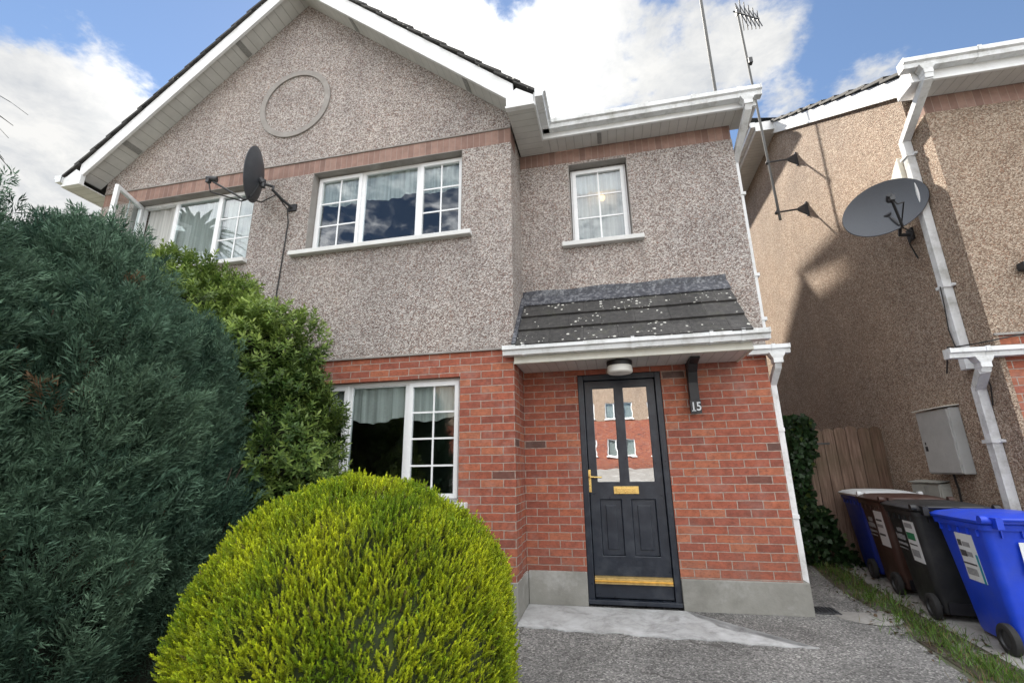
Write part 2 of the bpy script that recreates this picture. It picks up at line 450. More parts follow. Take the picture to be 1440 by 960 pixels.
M['asphalt'] = mat_asphalt('driveway_surface')
M['road'] = mat_asphalt('road_surface', (.11,.11,.112), (.20,.20,.20))
M['concrete'] = mat_concrete('path_concrete', (.22,.21,.195), (.31,.30,.285), (.10,.095,.085), .55)
M['apron'] = mat_concrete('apron_concrete', (.30,.30,.295), (.50,.51,.52), (.17,.165,.16), .75)
M['soil'] = mat_concrete('garden_soil', (.050,.040,.030), (.085,.07,.055), (.03,.025,.02), .5)
M['ground'] = mat_concrete('lawn_ground', (.075,.078,.050), (.105,.108,.075), (.06,.06,.045), .4)
M['bark'] = mat_simple('bark', (.075,.052,.038), .9, .3, 20, .6, 60)
M['core'] = mat_simple('dark_shade_core', (.016,.020,.012), .95, .4, 20)  # dark solid fill, painting the inner shade of the foliage
M['core_y'] = mat_simple('shade_core', (.022,.032,.007), .95, .4, 30)  # dark fill colour for the shaded inside of the dome
M['leaf'] = mat_leaf('leaf', .45, .30)
M['needle'] = mat_leaf('needle', .6, .22, .25)
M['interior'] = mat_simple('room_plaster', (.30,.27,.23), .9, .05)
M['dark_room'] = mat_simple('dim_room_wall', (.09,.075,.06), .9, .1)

def mat_net(name, col=(.86,.87,.86), alpha=.76):
    t = NT(name); uv = t.coord('UV')
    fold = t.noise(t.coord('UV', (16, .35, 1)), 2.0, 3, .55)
    c = t.mix(1.0, col, t.ramp(fold, [(.3, .70), (.65, 1.05)]), 'MULTIPLY')  # shading of the folds painted into the cloth colour
    d = t.n('BsdfDiffuse', ins={'Color': c}); tl = t.n('BsdfTranslucent', ins={'Color': c})
    m1 = t.n('MixShader', ins={0: .4}); t.link(d.outputs[0], m1.inputs[1]); t.link(tl.outputs[0], m1.inputs[2])
    tr = t.n('BsdfTransparent'); m2 = t.n('MixShader', ins={0: alpha})
    t.link(tr.outputs[0], m2.inputs[1]); t.link(m1.outputs[0], m2.inputs[2]); t.link(m2.outputs[0], t.out.inputs[0])
    return t.m
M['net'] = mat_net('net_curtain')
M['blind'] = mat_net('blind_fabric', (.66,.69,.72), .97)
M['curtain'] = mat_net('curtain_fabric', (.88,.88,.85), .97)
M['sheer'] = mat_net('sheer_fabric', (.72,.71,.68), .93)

# ------------------------------------------------------------------ dimensions (metres)
R = 0.533          # set-back of the entrance bay behind the gabled bay
W = 2.489          # right-hand corner of the house
XL = -5.90         # left end of the gabled bay
XA = -2.95         # party wall / apex
ZB, ZT = 4.838, 5.04   # soldier course
ZR = 2.392         # bottom of the pebble dash
ZP = 0.235         # top of plinth
SUN = Vector((-.46, .745, .92)).normalized()

def gz(y):         # height of the ground, rising gently to the back, falling to the road
    if y > -9: return -.06 + .035*(y-.533)
    if y > -20: return -.394
    if y > -29: return -.394 + (-20-y)/9*1.55
    return 1.156

# ------------------------------------------------------------------ the house
house = empty('semi_detached_house')
tag(house, 'pebble-dashed semi-detached house with white-trimmed front gable, red brick ground floor and navy front door', 'house')
UW = (-2.544, -.576, 3.752, ZB)            # upper window opening
NW = (-5.33, -3.362, 3.752, ZB)            # the other half's upper window
LW = (-2.544, -.566, .915, 2.13)           # lower window
NLW = (-5.33, -3.36, .915, 2.13)
SW = (.604, 1.305, 3.742, 4.805)           # small window
DR = (.582, 1.444, -.03, 2.18)             # door opening

w = MB()
w.panel('y', XL, 0, ZR, ZB, 0, .26, [UW, NW])
apex = 7.72; sl = (apex-5.24)/2.95
w.prism([(XL, ZT), (0, ZT), (0, 5.24), (XA, apex), (XL, 5.24)], 'y', 0, .26)
w.panel('y', .0, W, ZR, ZB, R, R+.26, [SW])
w.panel('x', .262, R, ZR, ZT, 0, -.26)                     # return wall
# side walls: half-hipped gable profile
side = [(R+.262, ZR), (10.6, ZR), (10.6, 5.05), (6.86, 7.79), (4.34, 7.79), (R+.262, 5.21)]
w.prism(side, 'x', W-.26, W)
sideL = [(.262, ZR)] + side[1:5] + [(.262, 5.03)]
w.prism(sideL, 'x', XL, XL+.26)
w.panel('y', XL, W, ZR, ZT, 10.34, 10.6)
w.build('upper_wall', M['pebble'], house)

b = MB()
b.panel('y', XL, 0, ZP, ZR, .014, .26, [LW, NLW]); b.panel('x', .262, R+.012, ZP, ZR, -.012, -.26)
b.build('brick_wall', M['brick_old'], house)
b = MB()
b.panel('y', -.011, W-.012, ZP-.03, ZR, R+.014, R+.26, [(DR[0], DR[1], -.3, DR[3])])
b.panel('x', R+.262, 10.6, ZP-.03, ZR, W-.012, W-.26)
b.panel('x', .262, 10.6, ZP-.03, ZR, XL+.012, XL+.26)
b.panel('y', XL+.27, W-.27, ZP, ZR, 10.34, 10.59)
b.build('brick_wall', M['brick'], house)

p = MB()
p.panel('y', XL, .008, -.45, ZP+.006, -.006, .24)
p.panel('x', .242, R-.008, -.45, ZP+.006, .008, -.2)
p.panel('y', .010, DR[0], -.3, ZP+.01, R-.010, R+.2)
p.panel('y', DR[1], W+.03, -.3, ZP-.024, R-.022, R+.2)
p.panel('x', R+.202, 10.6, -.3, ZP-.024, W+.03, W-.2)
p.build('plinth', M['plinth'], house, bevel=.006)

s = MB()
s.panel('y', XL, -.002, ZB, ZT, .010, .26); s.panel('y', .002, W-.004, ZB, ZT, R+.010, R+.26)
s.panel('x', .262, R+.008, ZT-.001, ZT+.0, -.01, -.2)
s.build('soldier_course', M['soldier'], house)
s = MB()   # thin render drip over each band
s.box(XL, -.002, -.004, .012, ZT-.004, ZT+.012); s.box(XL, -.002, -.010, .016, ZR-.012, ZR+.006)
s.box(.002, W-.004, R-.008, R+.016, ZR-.012, ZR+.006)
s.build('drip_bead', M['smooth'], house)

fl = MB()
fl.box(XL+.27, W-.27, R+.27, 10.3, 2.42, 2.62); fl.box(XL+.02, -.28, .27, R+.26, 2.42, 2.62)
fl.build('upper_floor', M['interior'], house)
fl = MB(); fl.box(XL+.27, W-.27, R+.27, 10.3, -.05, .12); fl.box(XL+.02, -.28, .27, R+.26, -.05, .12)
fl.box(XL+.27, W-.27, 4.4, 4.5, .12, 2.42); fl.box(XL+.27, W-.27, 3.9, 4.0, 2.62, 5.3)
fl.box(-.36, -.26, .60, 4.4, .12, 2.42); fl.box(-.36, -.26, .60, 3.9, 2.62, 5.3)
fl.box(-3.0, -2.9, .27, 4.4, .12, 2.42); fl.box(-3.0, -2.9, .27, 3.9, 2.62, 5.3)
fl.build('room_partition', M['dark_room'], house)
fl = MB(); fl.box(XL+.27, W-.27, R+.27, 10.3, 5.06, 5.12); fl.box(XL+.02, -.28, .28, R+.26, 5.06, 5.12)
fl.build('upper_ceiling', M['interior'], house)

# roundel
rd = MB(); n = 56; cx, cz = -2.955, 5.985
for r0, r1, y0 in ((.455, .530, -.020),):
    pr = [(r0, .004), (r0, y0), (r1, y0), (r1, .004)]
    rings = []
    for k in range(n):
        a = 2*math.pi*k/n
        rings.append([(cx+r*math.cos(a), y, cz+r*math.sin(a)) for r, y in pr])
    for k in range(n):
        A, B = rings[k], rings[(k+1) % n]
        for i in range(3): rd.quad(A[i], A[i+1], B[i+1], B[i])
rd.build('roundel', M['smooth'], house)

# ---- tiled roofs: courses of thin tilted slabs, so every verge shows its steps
def tiled_slope(mb, e0, e1, up, n, length, thick=.028, lift=.030, wave=0.0):
    """courses from eave line e0-e1 going along unit vector up for length"""
    e0, e1, up = Vector(e0), Vector(e1), Vector(up).normalized()
    ax = (e1-e0).normalized(); nr = ax.cross(up)
    if nr.z < 0: nr = -nr
    step = length/n
    for i in range(n):
        a = e0 + up*(i*step - .02); a2 = e1 + up*(i*step - .02)
        c = e0 + up*((i+1)*step + .05); c2 = e1 + up*((i+1)*step + .05)
        lo = lift + random.uniform(-.004, .006)
        vs = [a+nr*lo, a2+nr*lo, c2+nr*.004, c+nr*.004]
        top = [v + nr*thick for v in vs]
        mb.add(vs+top, [(0,3,2,1),(4,5,6,7),(0,1,5,4),(1,2,6,5),(2,3,7,6),(3,0,4,7)])
rf = MB()
off = .19                       # tiles above the gable wall line
up_l = Vector((1, 0, sl)); up_r = Vector((-1, 0, sl))
hyp = math.hypot(1, sl)
exR, exL = .36, XL-.36
tiled_slope(rf, (exR, -.33, apex+off-sl*(exR-XA)), (exR, 5.6, apex+off-sl*(exR-XA)), up_r, 15, (exR-XA)*hyp)
tiled_slope(rf, (exL, -.33, apex+off-sl*(XA-exL)), (exL, 5.6, apex+off-sl*(XA-exL)), up_l, 15, (XA-exL)*hyp)
ps = .664
e_y = .22; e_z = 5.135; rid_y = 5.6
hy = math.hypot(1, ps)
# main roof front and rear slopes, half-hipped at the end
def half_hip(mb, x_in, x_out, y_eave, ylo, yhi, z_lo, z_ridge):
    pass
tiled_slope(rf, (.36, e_y, e_z), (W+.22, e_y, e_z), (0, 1, ps), 13, (4.3-e_y)*hy)
zc = e_z + ps*(4.3-e_y)
tiled_slope(rf, (XL+.3, 4.3, zc), (W-.35, 4.3, zc), (0, 1, ps), 4, (rid_y-4.3)*hy)
tiled_slope(rf, (XL-.22, 10.95, e_z), (W+.22, 10.95, e_z), (0, -1, ps), 13, (10.95-6.9)*hy)
tiled_slope(rf, (XL+.3, 6.9, zc), (W-.35, 6.9, zc), (0, -1, ps), 4, (6.9-rid_y)*hy)
zr = e_z + ps*(rid_y-e_y)
rf.poly([(W+.30, 4.2, zc), (W+.30, 7.0, zc), (W-.6, rid_y, zr)])
rf.poly([(XL-.30, 4.2, zc), (XL+.6, rid_y, zr), (XL-.30, 7.0, zc)])
rf.poly([(W+.22, 4.25, zc), (W+.30, 4.2, zc), (W-.6, rid_y, zr)])
rf.poly([(W+.22, 6.95, zc), (W-.6, rid_y, zr), (W+.30, 7.0, zc)])
rf.tube([(XA, -.32, apex+off+.06), (XA, 5.6, apex+off+.06)], .09, 8)
rf.tube([(XL+.6, rid_y, zr+.04), (W-.6, rid_y, zr+.04)], .1, 8)
roof = rf.build('roof', M['tile'], house)

# bargeboards and raked soffits of the gable
def raked(mb, x0, x1, zoff0, zoff1, y0, y1):
    """bar following the gable slope between x0 and x1 (same side of the apex)"""
    f = lambda x: apex - sl*abs(x-XA)
    mb.prism([(x0, f(x0)+zoff0), (x1, f(x1)+zoff0), (x1, f(x1)+zoff1), (x0, f(x0)+zoff1)], 'y', y0, y1)
for sgn, x1 in ((1, .10), (-1, XL-.10)):
    bb = MB(); raked(bb, XA, x1, -.045, .19, -.30, -.272); raked(bb, XA, x1, -.065, -.035, -.308, -.272)
    bb.build('bargeboard', M['white'], house, bevel=.003)
    so = MB(); raked(so, XA, x1, -.022, -.005, -.271, -.002)
    so.build('raked_soffit', M['soffit_x'], house)
    build_each(pieces(lambda m, xv: raked(m, xv-.03, xv+.03, -.030, -.0225, -.262, -.02), (XA+sgn*.85, XA+sgn*2.45)), 'soffit_vent', M['vent_grey'], house)

# boxed eaves ends at the gable feet
zs0 = 5.025
for sgn in (1, -1):
    X = lambda d: d if sgn > 0 else XL - d
    ft = lambda d: apex - sl*(d-XA) + .19
    bx = MB()
    xs = sorted([X(.022), X(.325)])
    q = [(X(.022), zs0), (X(.325), zs0), (X(.325), ft(.325)-.02), (X(.14), ft(.14)-.05), (X(.022), ft(.14)-.13)]
    bx.prism(q, 'y', -.318, -.262)
    bx.box(min(X(.012), X(.335)), max(X(.012), X(.335)), -.325, -.262, zs0-.014, zs0+.014)
    bx.build('boxed_end', M['white'], house, bevel=.003)
    sf = MB(); sf.box(xs[0], xs[1], -.262, R+.0, zs0-.004, zs0+.012) if sgn > 0 else sf.box(xs[0], xs[1], -.262, R, zs0-.004, zs0+.012)
    sf.build('soffit', M['soffit_y'], house)
    fa = MB(); fa.box(min(X(.325), X(.345)), max(X(.325), X(.345)), -.30, .265, zs0-.012, 5.20)
    fa.build('fascia', M['white'], house, bevel=.003)

# eaves of the entrance bay
so = MB(); so.box(.326, W+.20, .285, R-.001, zs0-.004, zs0+.012); so.build('soffit', M['soffit_x'], house)
st = MB(); st.box(.98, 1.03, .31, .50, zs0-.009, zs0-.0045); st.build('soffit_vent', M['vent_grey'], house)
fa = MB(); fa.box(.326, W+.215, .262, .284, zs0-.014, 5.20); fa.box(.326, W+.215, .254, .262, zs0-.014, zs0+.012)
fa.box(W+.20, W+.222, .284, .62, zs0-.014, 5.20)
fa.build('fascia', M['white'], house, bevel=.003)
so2 = MB(); so2.box(W+.002, W+.199, R, .62, zs0-.004, zs0+.012); so2.build('soffit', M['soffit_x'], house)

def gutter_prof(d=.115, h=.105):
    # square-line gutter, open topped: (outwards, up)
    return [(0, h), (0, 0), (d*.72, 0), (d*.80, h*.42), (d, h*.55), (d, h), (d-.008, h), (d-.008, h*.60), (d*.76, h*.5), (d*.68, .008), (.008, .008), (.008, h)]
def gutter(name, axis, a0, a1, base, z, out, mat, parent, clips=(), d=.115, h=.105, tilt=0.0, ends=True):
    """axis 'x' runs along x with its back at y=base; out=-1 faces -y"""
    g = MB(); pr = gutter_prof(d, h)
    if axis == 'x': g.prism([(base+out*o, z+u) for o, u in pr], 'x', a0, a1)
    else: g.prism([(base+out*o, z+u) for o, u in pr], 'y', a0, a1)
    fullp = [(0, 0), (d*.74, -.002), (d*.82, h*.42), (d+.003, h*.53), (d+.003, h+.003), (0, h+.003)]
    if ends:
        for e in (a0, a1):
            g.prism([(base+out*o, z+u) for o, u in fullp], 'x' if axis == 'x' else 'y', e-.006, e+.006)
    o = g.build(name, mat, parent)
    if clips:
        ring = [(-.001, -.006), (d*.75, -.006), (d*.84, h*.40), (d+.006, h*.52), (d+.006, h+.006), (d-.012, h+.006), (d-.012, h*.64), (d*.70, .0), (0, .0)]
        for k in clips:
            c = MB(); c.prism([(base+out*oo, z+u) for oo, u in ring], 'x' if axis == 'x' else 'y', k-.016, k+.016)
            c.build('bracket', mat, o)
    return o
g1 = gutter('gutter', 'x', .345, 2.745, .262, 5.085, -1, M['gutter_white'], house, (.52, 1.0, 1.55, 2.05, 2.52))
g2 = gutter('gutter', 'y', -.335, .262, .345, 5.085, 1, M['gutter_white'], house, (-.10, .14))
g3 = gutter('gutter', 'y', -.335, .262, XL-.345, 5.085, -1, M['gutter_white'], house, (-.10,))

def swan(mb, pts, wx=.034, wy=.034):
    """square section pipe through pts"""
    for a, c in zip(pts[:-1], pts[1:]):
        a, c = Vector(a), Vector(c); d = (c-a).normalized()
        side = Vector((1, 0, 0)) if abs(d.x) < .9 else Vector((0, 1, 0))
        up = d.cross(side).normalized(); side = up.cross(d).normalized()
        ra = [a-d*.012+side*sx*wx+up*sy*wy for sx, sy in ((-1,-1),(1,-1),(1,1),(-1,1))]
        rb = [c+d*.012+side*sx*wx+up*sy*wy for sx, sy in ((-1,-1),(1,-1),(1,1),(-1,1))]
        mb.loft([ra, rb])
def outlet(mb, x, y, z, axis='x'):
    # funnel shaped running outlet below a gutter
    rings = []
    for zz, hx, hy in ((z+.004, .075, .050), (z-.03, .060, .047), (z-.055, .043, .043), (z-.10, .043, .043)):
        if axis == 'y': hx, hy = hy, hx
        rings.append([(x-hx, y-hy, zz), (x+hx, y-hy, zz), (x+hx, y+hy, zz), (x-hx, y+hy, zz)])
    mb.loft(rings)
dp = MB(); outlet(dp, 2.60, .205, 5.085)
swan(dp, [(2.60, .205, 5.0), (2.60, .23, 4.955), (2.527, .70, 4.62), (2.527, .705, 2.52)])
d_o = dp.build('downpipe', M['gutter_white'], house)
build_each(pieces(lambda m, zz: m.box(2.489, 2.585, .66, .75, zz-.018, zz+.018), (4.2, 3.2, 2.7)), 'pipe_clip', M['gutter_white'], d_o)
gutter('gutter', 'x', 2.30, 2.665, R-.01, 2.275, -1, M['gutter_white'], house, (2.52,), d=.10, h=.085)
dp = MB(); outlet(dp, 2.548, R-.055, 2.28)
swan(dp, [(2.548, R-.055, 2.20), (2.548, R-.03, 2.15), (2.528, R+.13, 2.00), (2.526, R+.14, -.04)], .030, .030)
d_o = dp.build('downpipe', M['gutter_white'], house)
build_each(pieces(lambda m, zz: m.box(2.478, 2.562, R+.095, R+.185, zz-.018, zz+.018), (1.55, .75)), 'pipe_clip', M['gutter_white'], d_o)
vb = MB(); vb.box(W, W+.035, .86, .95, 2.75, 3.10); vb.tube([(W+.02, .9, 2.75), (W+.025, .9, 2.60), (W+.02, .92, 2.42)], .016)
vb.build('vent_cowl', M['black_metal'], house, bevel=.005)

# ------------------------------------------------------------------ windows
def bar_frame(mb, x0, x1, z0, z1, t, y0, y1):
    mb.box(x0, x1, y0, y1, z0, z0+t); mb.box(x0, x1, y0, y1, z1-t, z1)
    mb.box(x0, x0+t, y0, y1, z0+t, z1-t); mb.box(x1-t, x1, y0, y1, z0+t, z1-t)
def window(parent, op, y, mullions, grids, sill_x, sill_z, label=None, open_light=None, dressing=None, sill_mat='sill', frame_t=.042, inset=0.0, reveal=0):
    x0, x1, z0, z1 = op
    yf = y + (.115 if reveal else .075)
    fr = MB(); bar_frame(fr, x0+inset+(.0075 if reveal else 0), x1-inset-(.0075 if reveal else 0), z0, z1-inset-(.0075 if reveal else 0), frame_t, yf, yf+.06)
    for m in mullions: fr.box(m-.026, m+.026, yf+.001, yf+.059, z0+frame_t, z1-inset-frame_t)
    fo = fr.build('window', M['white_clean'], parent, bevel=.004)
    if label: fo['label'] = label
    edges = [x0+inset+frame_t] + [v for m in mullions for v in (m-.026, m+.026)] + [x1-inset-frame_t]
    lights = [(edges[2*i], edges[2*i+1]) for i in range(len(edges)//2)]
    za, zb = z0+frame_t, z1-inset-frame_t
    for i, (a, c) in enumerate(lights):
        cols, rows, sash = grids[i]
        if open_light == i: 
            continue
        t = .045 if sash else .014
        sm = MB(); bar_frame(sm, a-(.012 if sash else 0), c+(.012 if sash else 0), za-(.012 if sash else 0), zb+(.012 if sash else 0), t, yf-.018 if sash else yf+.012, yf+.03)
        so = sm.build('sash', M['white_clean'], fo, bevel=.004)
        k = .033 if sash else .014
        pm = MB(); pm.box(a+k-.004, c-k+.004, yf+.010, yf+.014, za+k-.004, zb-k+.004)
        po = pm.build('pane', M['glass'], fo)
        if cols*rows > 1:
            gm = MB()
            for q in range(1, cols): xx = a+k+(c-a-2*k)*q/cols; gm.box(xx-.009, xx+.009, yf+.0025, yf+.0085, za+k, zb-k)
            for q in range(1, rows): zz = za+k+(zb-za-2*k)*q/rows; gm.box(a+k, c-k, yf+.0028, yf+.0088, zz-.009, zz+.009)
            gm.build('glazing_bars', M['white_clean'], fo)
    if sill_x:
        sm = MB(); sm.box(sill_x[0], sill_x[1], y-.075, y+.09, sill_z-.055, sill_z)
        sm.build('sill', M[sill_mat], fo, bevel=.006)
    if reveal:
        m = MB(); e = .007; yb = yf-.001
        m.box(x0, x0+e, y-.003, yb, z0, z1); m.box(x1-e, x1, y-.003, yb, z0, z1); m.box(x0+e, x1-e, y-.003, yb, z1-e, z1)
        m.box(x0-.035, x0, y-.006, y-.0005, z0, z1) if reveal > 1 else None
        m.build('reveal', M['smooth'], fo)
    if dressing: dressing(fo, lights, za, zb, yf)
    return fo, lights, za, zb, yf

def valance(drop, wav=.05, full=False, mat='net', gap=.10):
    def f(fo, lights, za, zb, yf):
        xa, xb = lights[0][0], lights[-1][1]
        m = MB(); n = 90; y = yf+gap
        top, bot = [], []
        for i in range(n+1):
            x = xa+(xb-xa)*i/n
            yy = y + .012*math.sin(x*34) + .006*math.sin(x*71)
            d = drop + wav*abs(math.sin((x-xa)*math.pi/.62)) + .006*math.sin(x*43)
            if full: d = zb-za+.02
            top.append((x, yy, zb+.02)); bot.append((x, yy+.004, zb-d))
        for i in range(n): m.quad(top[i], bot[i], bot[i+1], top[i+1])
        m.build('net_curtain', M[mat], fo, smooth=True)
    return f
def both_blinds(*a):
    valance(.26, 0.0, False, 'blind', .05)(*a); valance(0, 0, True, 'sheer', .16)(*a)
window(house, UW, 0, (-1.905, -1.158), ((2,3,1), (1,1,0), (2,3,1)), (-2.72, -.45), UW[2], 'three-light window with georgian bars at each side', dressing=valance(.33, .05, mat='curtain', gap=.04), reveal=1)
window(house, LW, 0.014, (-1.84, -1.16), ((2,4,1), (1,1,0), (2,4,1)), (-2.62, -.47), LW[2], dressing=valance(.33, .06, mat='curtain', gap=.045))
window(house, SW, R, (), ((2,3,1),), (.497, 1.419), SW[2], 'small single casement window over the porch', dressing=both_blinds, inset=.009, reveal=1)
nf, nl, nza, nzb, nyf = window(house, NW, 0, (-4.72, -4.02), ((2,3,1), (1,1,0), (2,3,1)), (-5.46, -3.34), NW[2], 'three-light window with its left sash swung open', open_light=0, dressing=valance(.3, 0, True, mat='curtain', gap=.07), reveal=1)
window(house, NLW, 0.014, (-4.72, -4.02), ((2,4,1), (1,1,0), (2,4,1)), (-5.46, -3.34), NLW[2], dressing=valance(.3, .05))
# the opened sash, hinged on its left
a, c = nl[0]; wdt = c-a
hs = Matrix.Rotation(R_(-68), 4, 'Z')
sm = MB(); bar_frame(sm, 0, wdt+.02, nza-.012, nzb+.012, .05, -.02, .025); sm.box(wdt*.5-.01, wdt*.5+.01, -.002, .006, nza+.03, nzb-.03)
so = sm.build('sash', M['white_clean'], nf, bevel=.004); so.location = (a-.01, nyf-.02, 0); so.rotation_euler = (0, 0, R_(-68))
pm = MB(); pm.box(.045, wdt-.025, .008, .012, nza+.03, nzb-.03); po = pm.build('pane', M['glass'], nf); po.location = so.location; po.rotation_euler = so.rotation_euler

# warm ceiling lamp glowing behind the small window
lm = NT('lamp_glow'); e = lm.n('Emission', ins={'Color': (1, .60, .25, 1), 'Strength': 9.0}); lm.link(e.outputs[0], lm.out.inputs[0])
lo = MB(); lo.lathe((.99, .93, 4.54), [(.001, -.04), (.02, -.035), (.038, -.012), (.04, .012), (.03, .03), (.001, .04)], 20)
lamp_in = empty('ceiling_lamp', (0, 0, 0)); tag(lamp_in, 'small warm ceiling lamp glowing behind the small upstairs window', 'lamp')
lo.build('lamp_shade', lm.m, lamp_in, smooth=True)
cm = MB(); cm.tube([(.99, .93, 5.06), (.99, .93, 4.575)], .006); cm.build('cord', M['cable'], lamp_in)

# ------------------------------------------------------------------ front door
x0, x1, z0, z1 = DR
yd = R + .045
df = MB()
df.box(x0+.001, x0+.062, yd-.015, yd+.09, z0, z1-.002); df.box(x1-.062, x1-.001, yd-.015, yd+.09, z0, z1-.002)
df.box(x0+.062, x1-.062, yd-.014, yd+.09, z1-.062, z1-.002)
door_frame = df.build('door_frame', M['navy'], house, bevel=.005)
dx0, dx1, dz0, dz1 = x0+.066, x1-.066, .012, z1-.066
pz0, pz1 = 1.075, 2.03
px = [(dx0+.085, .955), (1.052, dx1-.085)]
bz0, bz1 = .385, .905
lf = MB(); y0, y1 = yd+.012, yd+.056
holes = [(px[0][0], px[0][1], pz0, pz1), (px[1][0], px[1][1], pz0, pz1), (px[0][0]+.01, px[0][1], bz0, bz1), (px[1][0], px[1][1]-.01, bz0, bz1)]
lf.panel('y', dx0, dx1, dz0, dz1, y0, y1, holes)
door = lf.build('door', M['navy'], house, bevel=.006)
door['label'] = 'navy panelled front door with two tall mirrored panes and brass fittings'
for h in holes[2:]:
    pm = MB(); pm.box(h[0]+.0005, h[1]-.0005, y0+.016, y0+.03, h[2]+.0005, h[3]-.0005)
    pm.prism([(h[0]+.055, h[2]+.055), (h[1]-.055, h[2]+.055), (h[1]-.055, h[3]-.055), (h[0]+.055, h[3]-.055)], 'y', y0+.004, y0+.017)
    pm.build('panel', M['navy'], door, bevel=.006)
for h in holes[:2]:
    pm = MB(); pm.box(h[0]+.0005, h[1]-.0005, y0+.016, y0+.022, h[2]+.0005, h[3]-.0005)
    pm.build('pane', M['door_glass'], door)
hd = MB(); hd.box(.634, .668, y0-.010, y0-.0005, .975, 1.195)
hd.tube([(.651, y0-.008, 1.125), (.651, y0-.048, 1.125), (.66, y0-.052, 1.125), (.775, y0-.050, 1.118)], .0095, 10)
hd.lathe((.651, y0-.0105, 1.045), [(.001, .003), (.011, .003), (.013, 0)], 12, Matrix.Rotation(R_(90), 3, 'X'))
hd.build('handle', M['brass'], door, bevel=.002)
lb = MB(); lb.box(.888, 1.132, y0-.008, y0-.0005, .958, 1.030); lb.box(.912, 1.108, y0-.012, y0-.008, .972, 1.016)
lb.build('letterbox', M['brass'], door, bevel=.002)
wb = MB(); wb.prism([(y0-.001, .135), (y0-.034, .14), (y0-.034, .152), (y0-.018, .160), (y0-.026, .172), (y0-.012, .184), (y0-.014, .205), (y0-.001, .208)], 'x', dx0+.004, dx1-.004)
wb.build('weather_bar', M['brass_dull'], door)
th = MB(); th.box(x0+.002, x1-.002, R-.004, R+.13, -.032, .004); th.build('threshold', M['navy'], house, bevel=.003)
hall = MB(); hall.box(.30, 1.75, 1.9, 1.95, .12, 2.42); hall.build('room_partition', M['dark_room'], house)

# ------------------------------------------------------------------ porch canopy
canopy = MB()
canopy.box(.006, 2.205, .018, R-.001, 2.232, 2.246)
cn = canopy.build('porch_canopy', M['soffit_x'], house)
cn['label'] = 'tiled lean-to canopy over the front door'
fa = MB(); fa.box(.003, 2.212, -.004, .018, 2.222, 2.385); fa.box(.003, 2.216, -.012, -.004, 2.222, 2.250)
fa.prism([(.018, 2.222), (R-.002, 2.222), (R-.002, 2.99), (.018, 2.38)], 'x', 2.192, 2.212)
fa.build('fascia', M['cream'], cn, bevel=.003)
tl = MB()
p0 = Vector((0, -.085, 2.352)); p1 = Vector((0, R-.004, 3.055)); upv = (p1-p0).normalized()
nn = 3; L = (p1-p0).length*.86; step = L/nn
nr = Vector((1,0,0)).cross(upv)
if nr.z < 0: nr = -nr
for i in range(nn):
    xx = .045
    k = 0
    while xx < 2.20:
        w_ = .33 if k or i % 2 == 0 else .18
        xe = min(xx+w_, 2.20)
        a = p0+upv*(i*step-.01+random.uniform(-.004,.004)); c = p0+upv*((i+1)*step+.06)
        lift = .030
        q = [a+nr*lift, a+nr*lift, c+nr*.003, c+nr*.003]
        xs = (xx+.001, xe-.001, xe-.001, xx+.001)
        bt = [Vector((X_, v.y, v.z)) for X_, v in zip(xs, q)]
        tp = [v+nr*.030 for v in bt]
        tl.add(bt+tp, [(0,3,2,1),(4,5,6,7),(0,1,5,4),(1,2,6,5),(2,3,7,6),(3,0,4,7)])
        xx = xe; k += 1
tl.build('roof_tiles', M['tile_lichen'], cn)
deck = MB(); qa = p0+upv*.01; qc = p1
deck.prism([(qa.y, qa.z-.03), (qc.y, qc.z-.03), (qc.y, qc.z), (qa.y, qa.z)], 'x', .03, 2.19)
deck.build('roof_deck', M['black_paint'], cn)
fsh = MB()
a = p0+upv*(L*.96)+nr*.058; c = p0+upv*((p1-p0).length-.0)+nr*.058; 
fsh.loft([[(.010, v.y-.003, v.z), (2.205, v.y-.003, v.z)] + [(2.205, v.y, v.z-.010), (.010, v.y, v.z-.010)] for v in (a, c)])
# crinkled upstand
nx = 90; rows = 4
zz0 = c.z-.015
grid = [[(.010+2.197*i/nx, R-.006-.008*abs(math.sin(i*1.9+r))-.010*(r == 0), zz0+.105*r/rows + .008*math.sin(i*.21)) for i in range(nx+1)] for r in range(rows+1)]
for r in range(rows):
    for i in range(nx): fsh.quad(grid[r][i], grid[r][i+1], grid[r+1][i+1], grid[r+1][i])
side0 = [p0+nr*.07, p1+nr*.07, p1+nr*.03, p0+nr*.03]
fsh.add([(.004, v.y, v.z) for v in side0]+[(.044, v.y, v.z) for v in side0], [(0,1,2,3),(7,6,5,4),(0,4,5,1),(1,5,6,2),(2,6,7,3),(3,7,4,0)])
fsh.build('flashing', M['lead'], cn)
gp = gutter('gutter', 'x', -.085, 2.335, -.012, 2.292, -1, M['gutter_white'], house, (.12, 1.16, 1.85, 2.12), h=.092)
sg = MB()
sg.prism([(R-.002, 1.735), (R-.075, 1.735), (R-.085, 1.86), (R-.095, 2.02), (R-.13, 2.12), (R-.21, 2.185), (R-.36, 2.215), (R-.36, 2.231), (R-.002, 2.231)], 'x', 1.695, 1.785)
sg.build('canopy_bracket', M['black_paint'], cn, bevel=.004)
nb = MB(); nb.box(1.688, 1.792, R-.089, R-.076, 1.715, 1.845); nbo = nb.build('number_plate', M['black_paint'], house, bevel=.003)
nbo['label'] = 'black plate with the white number 15'
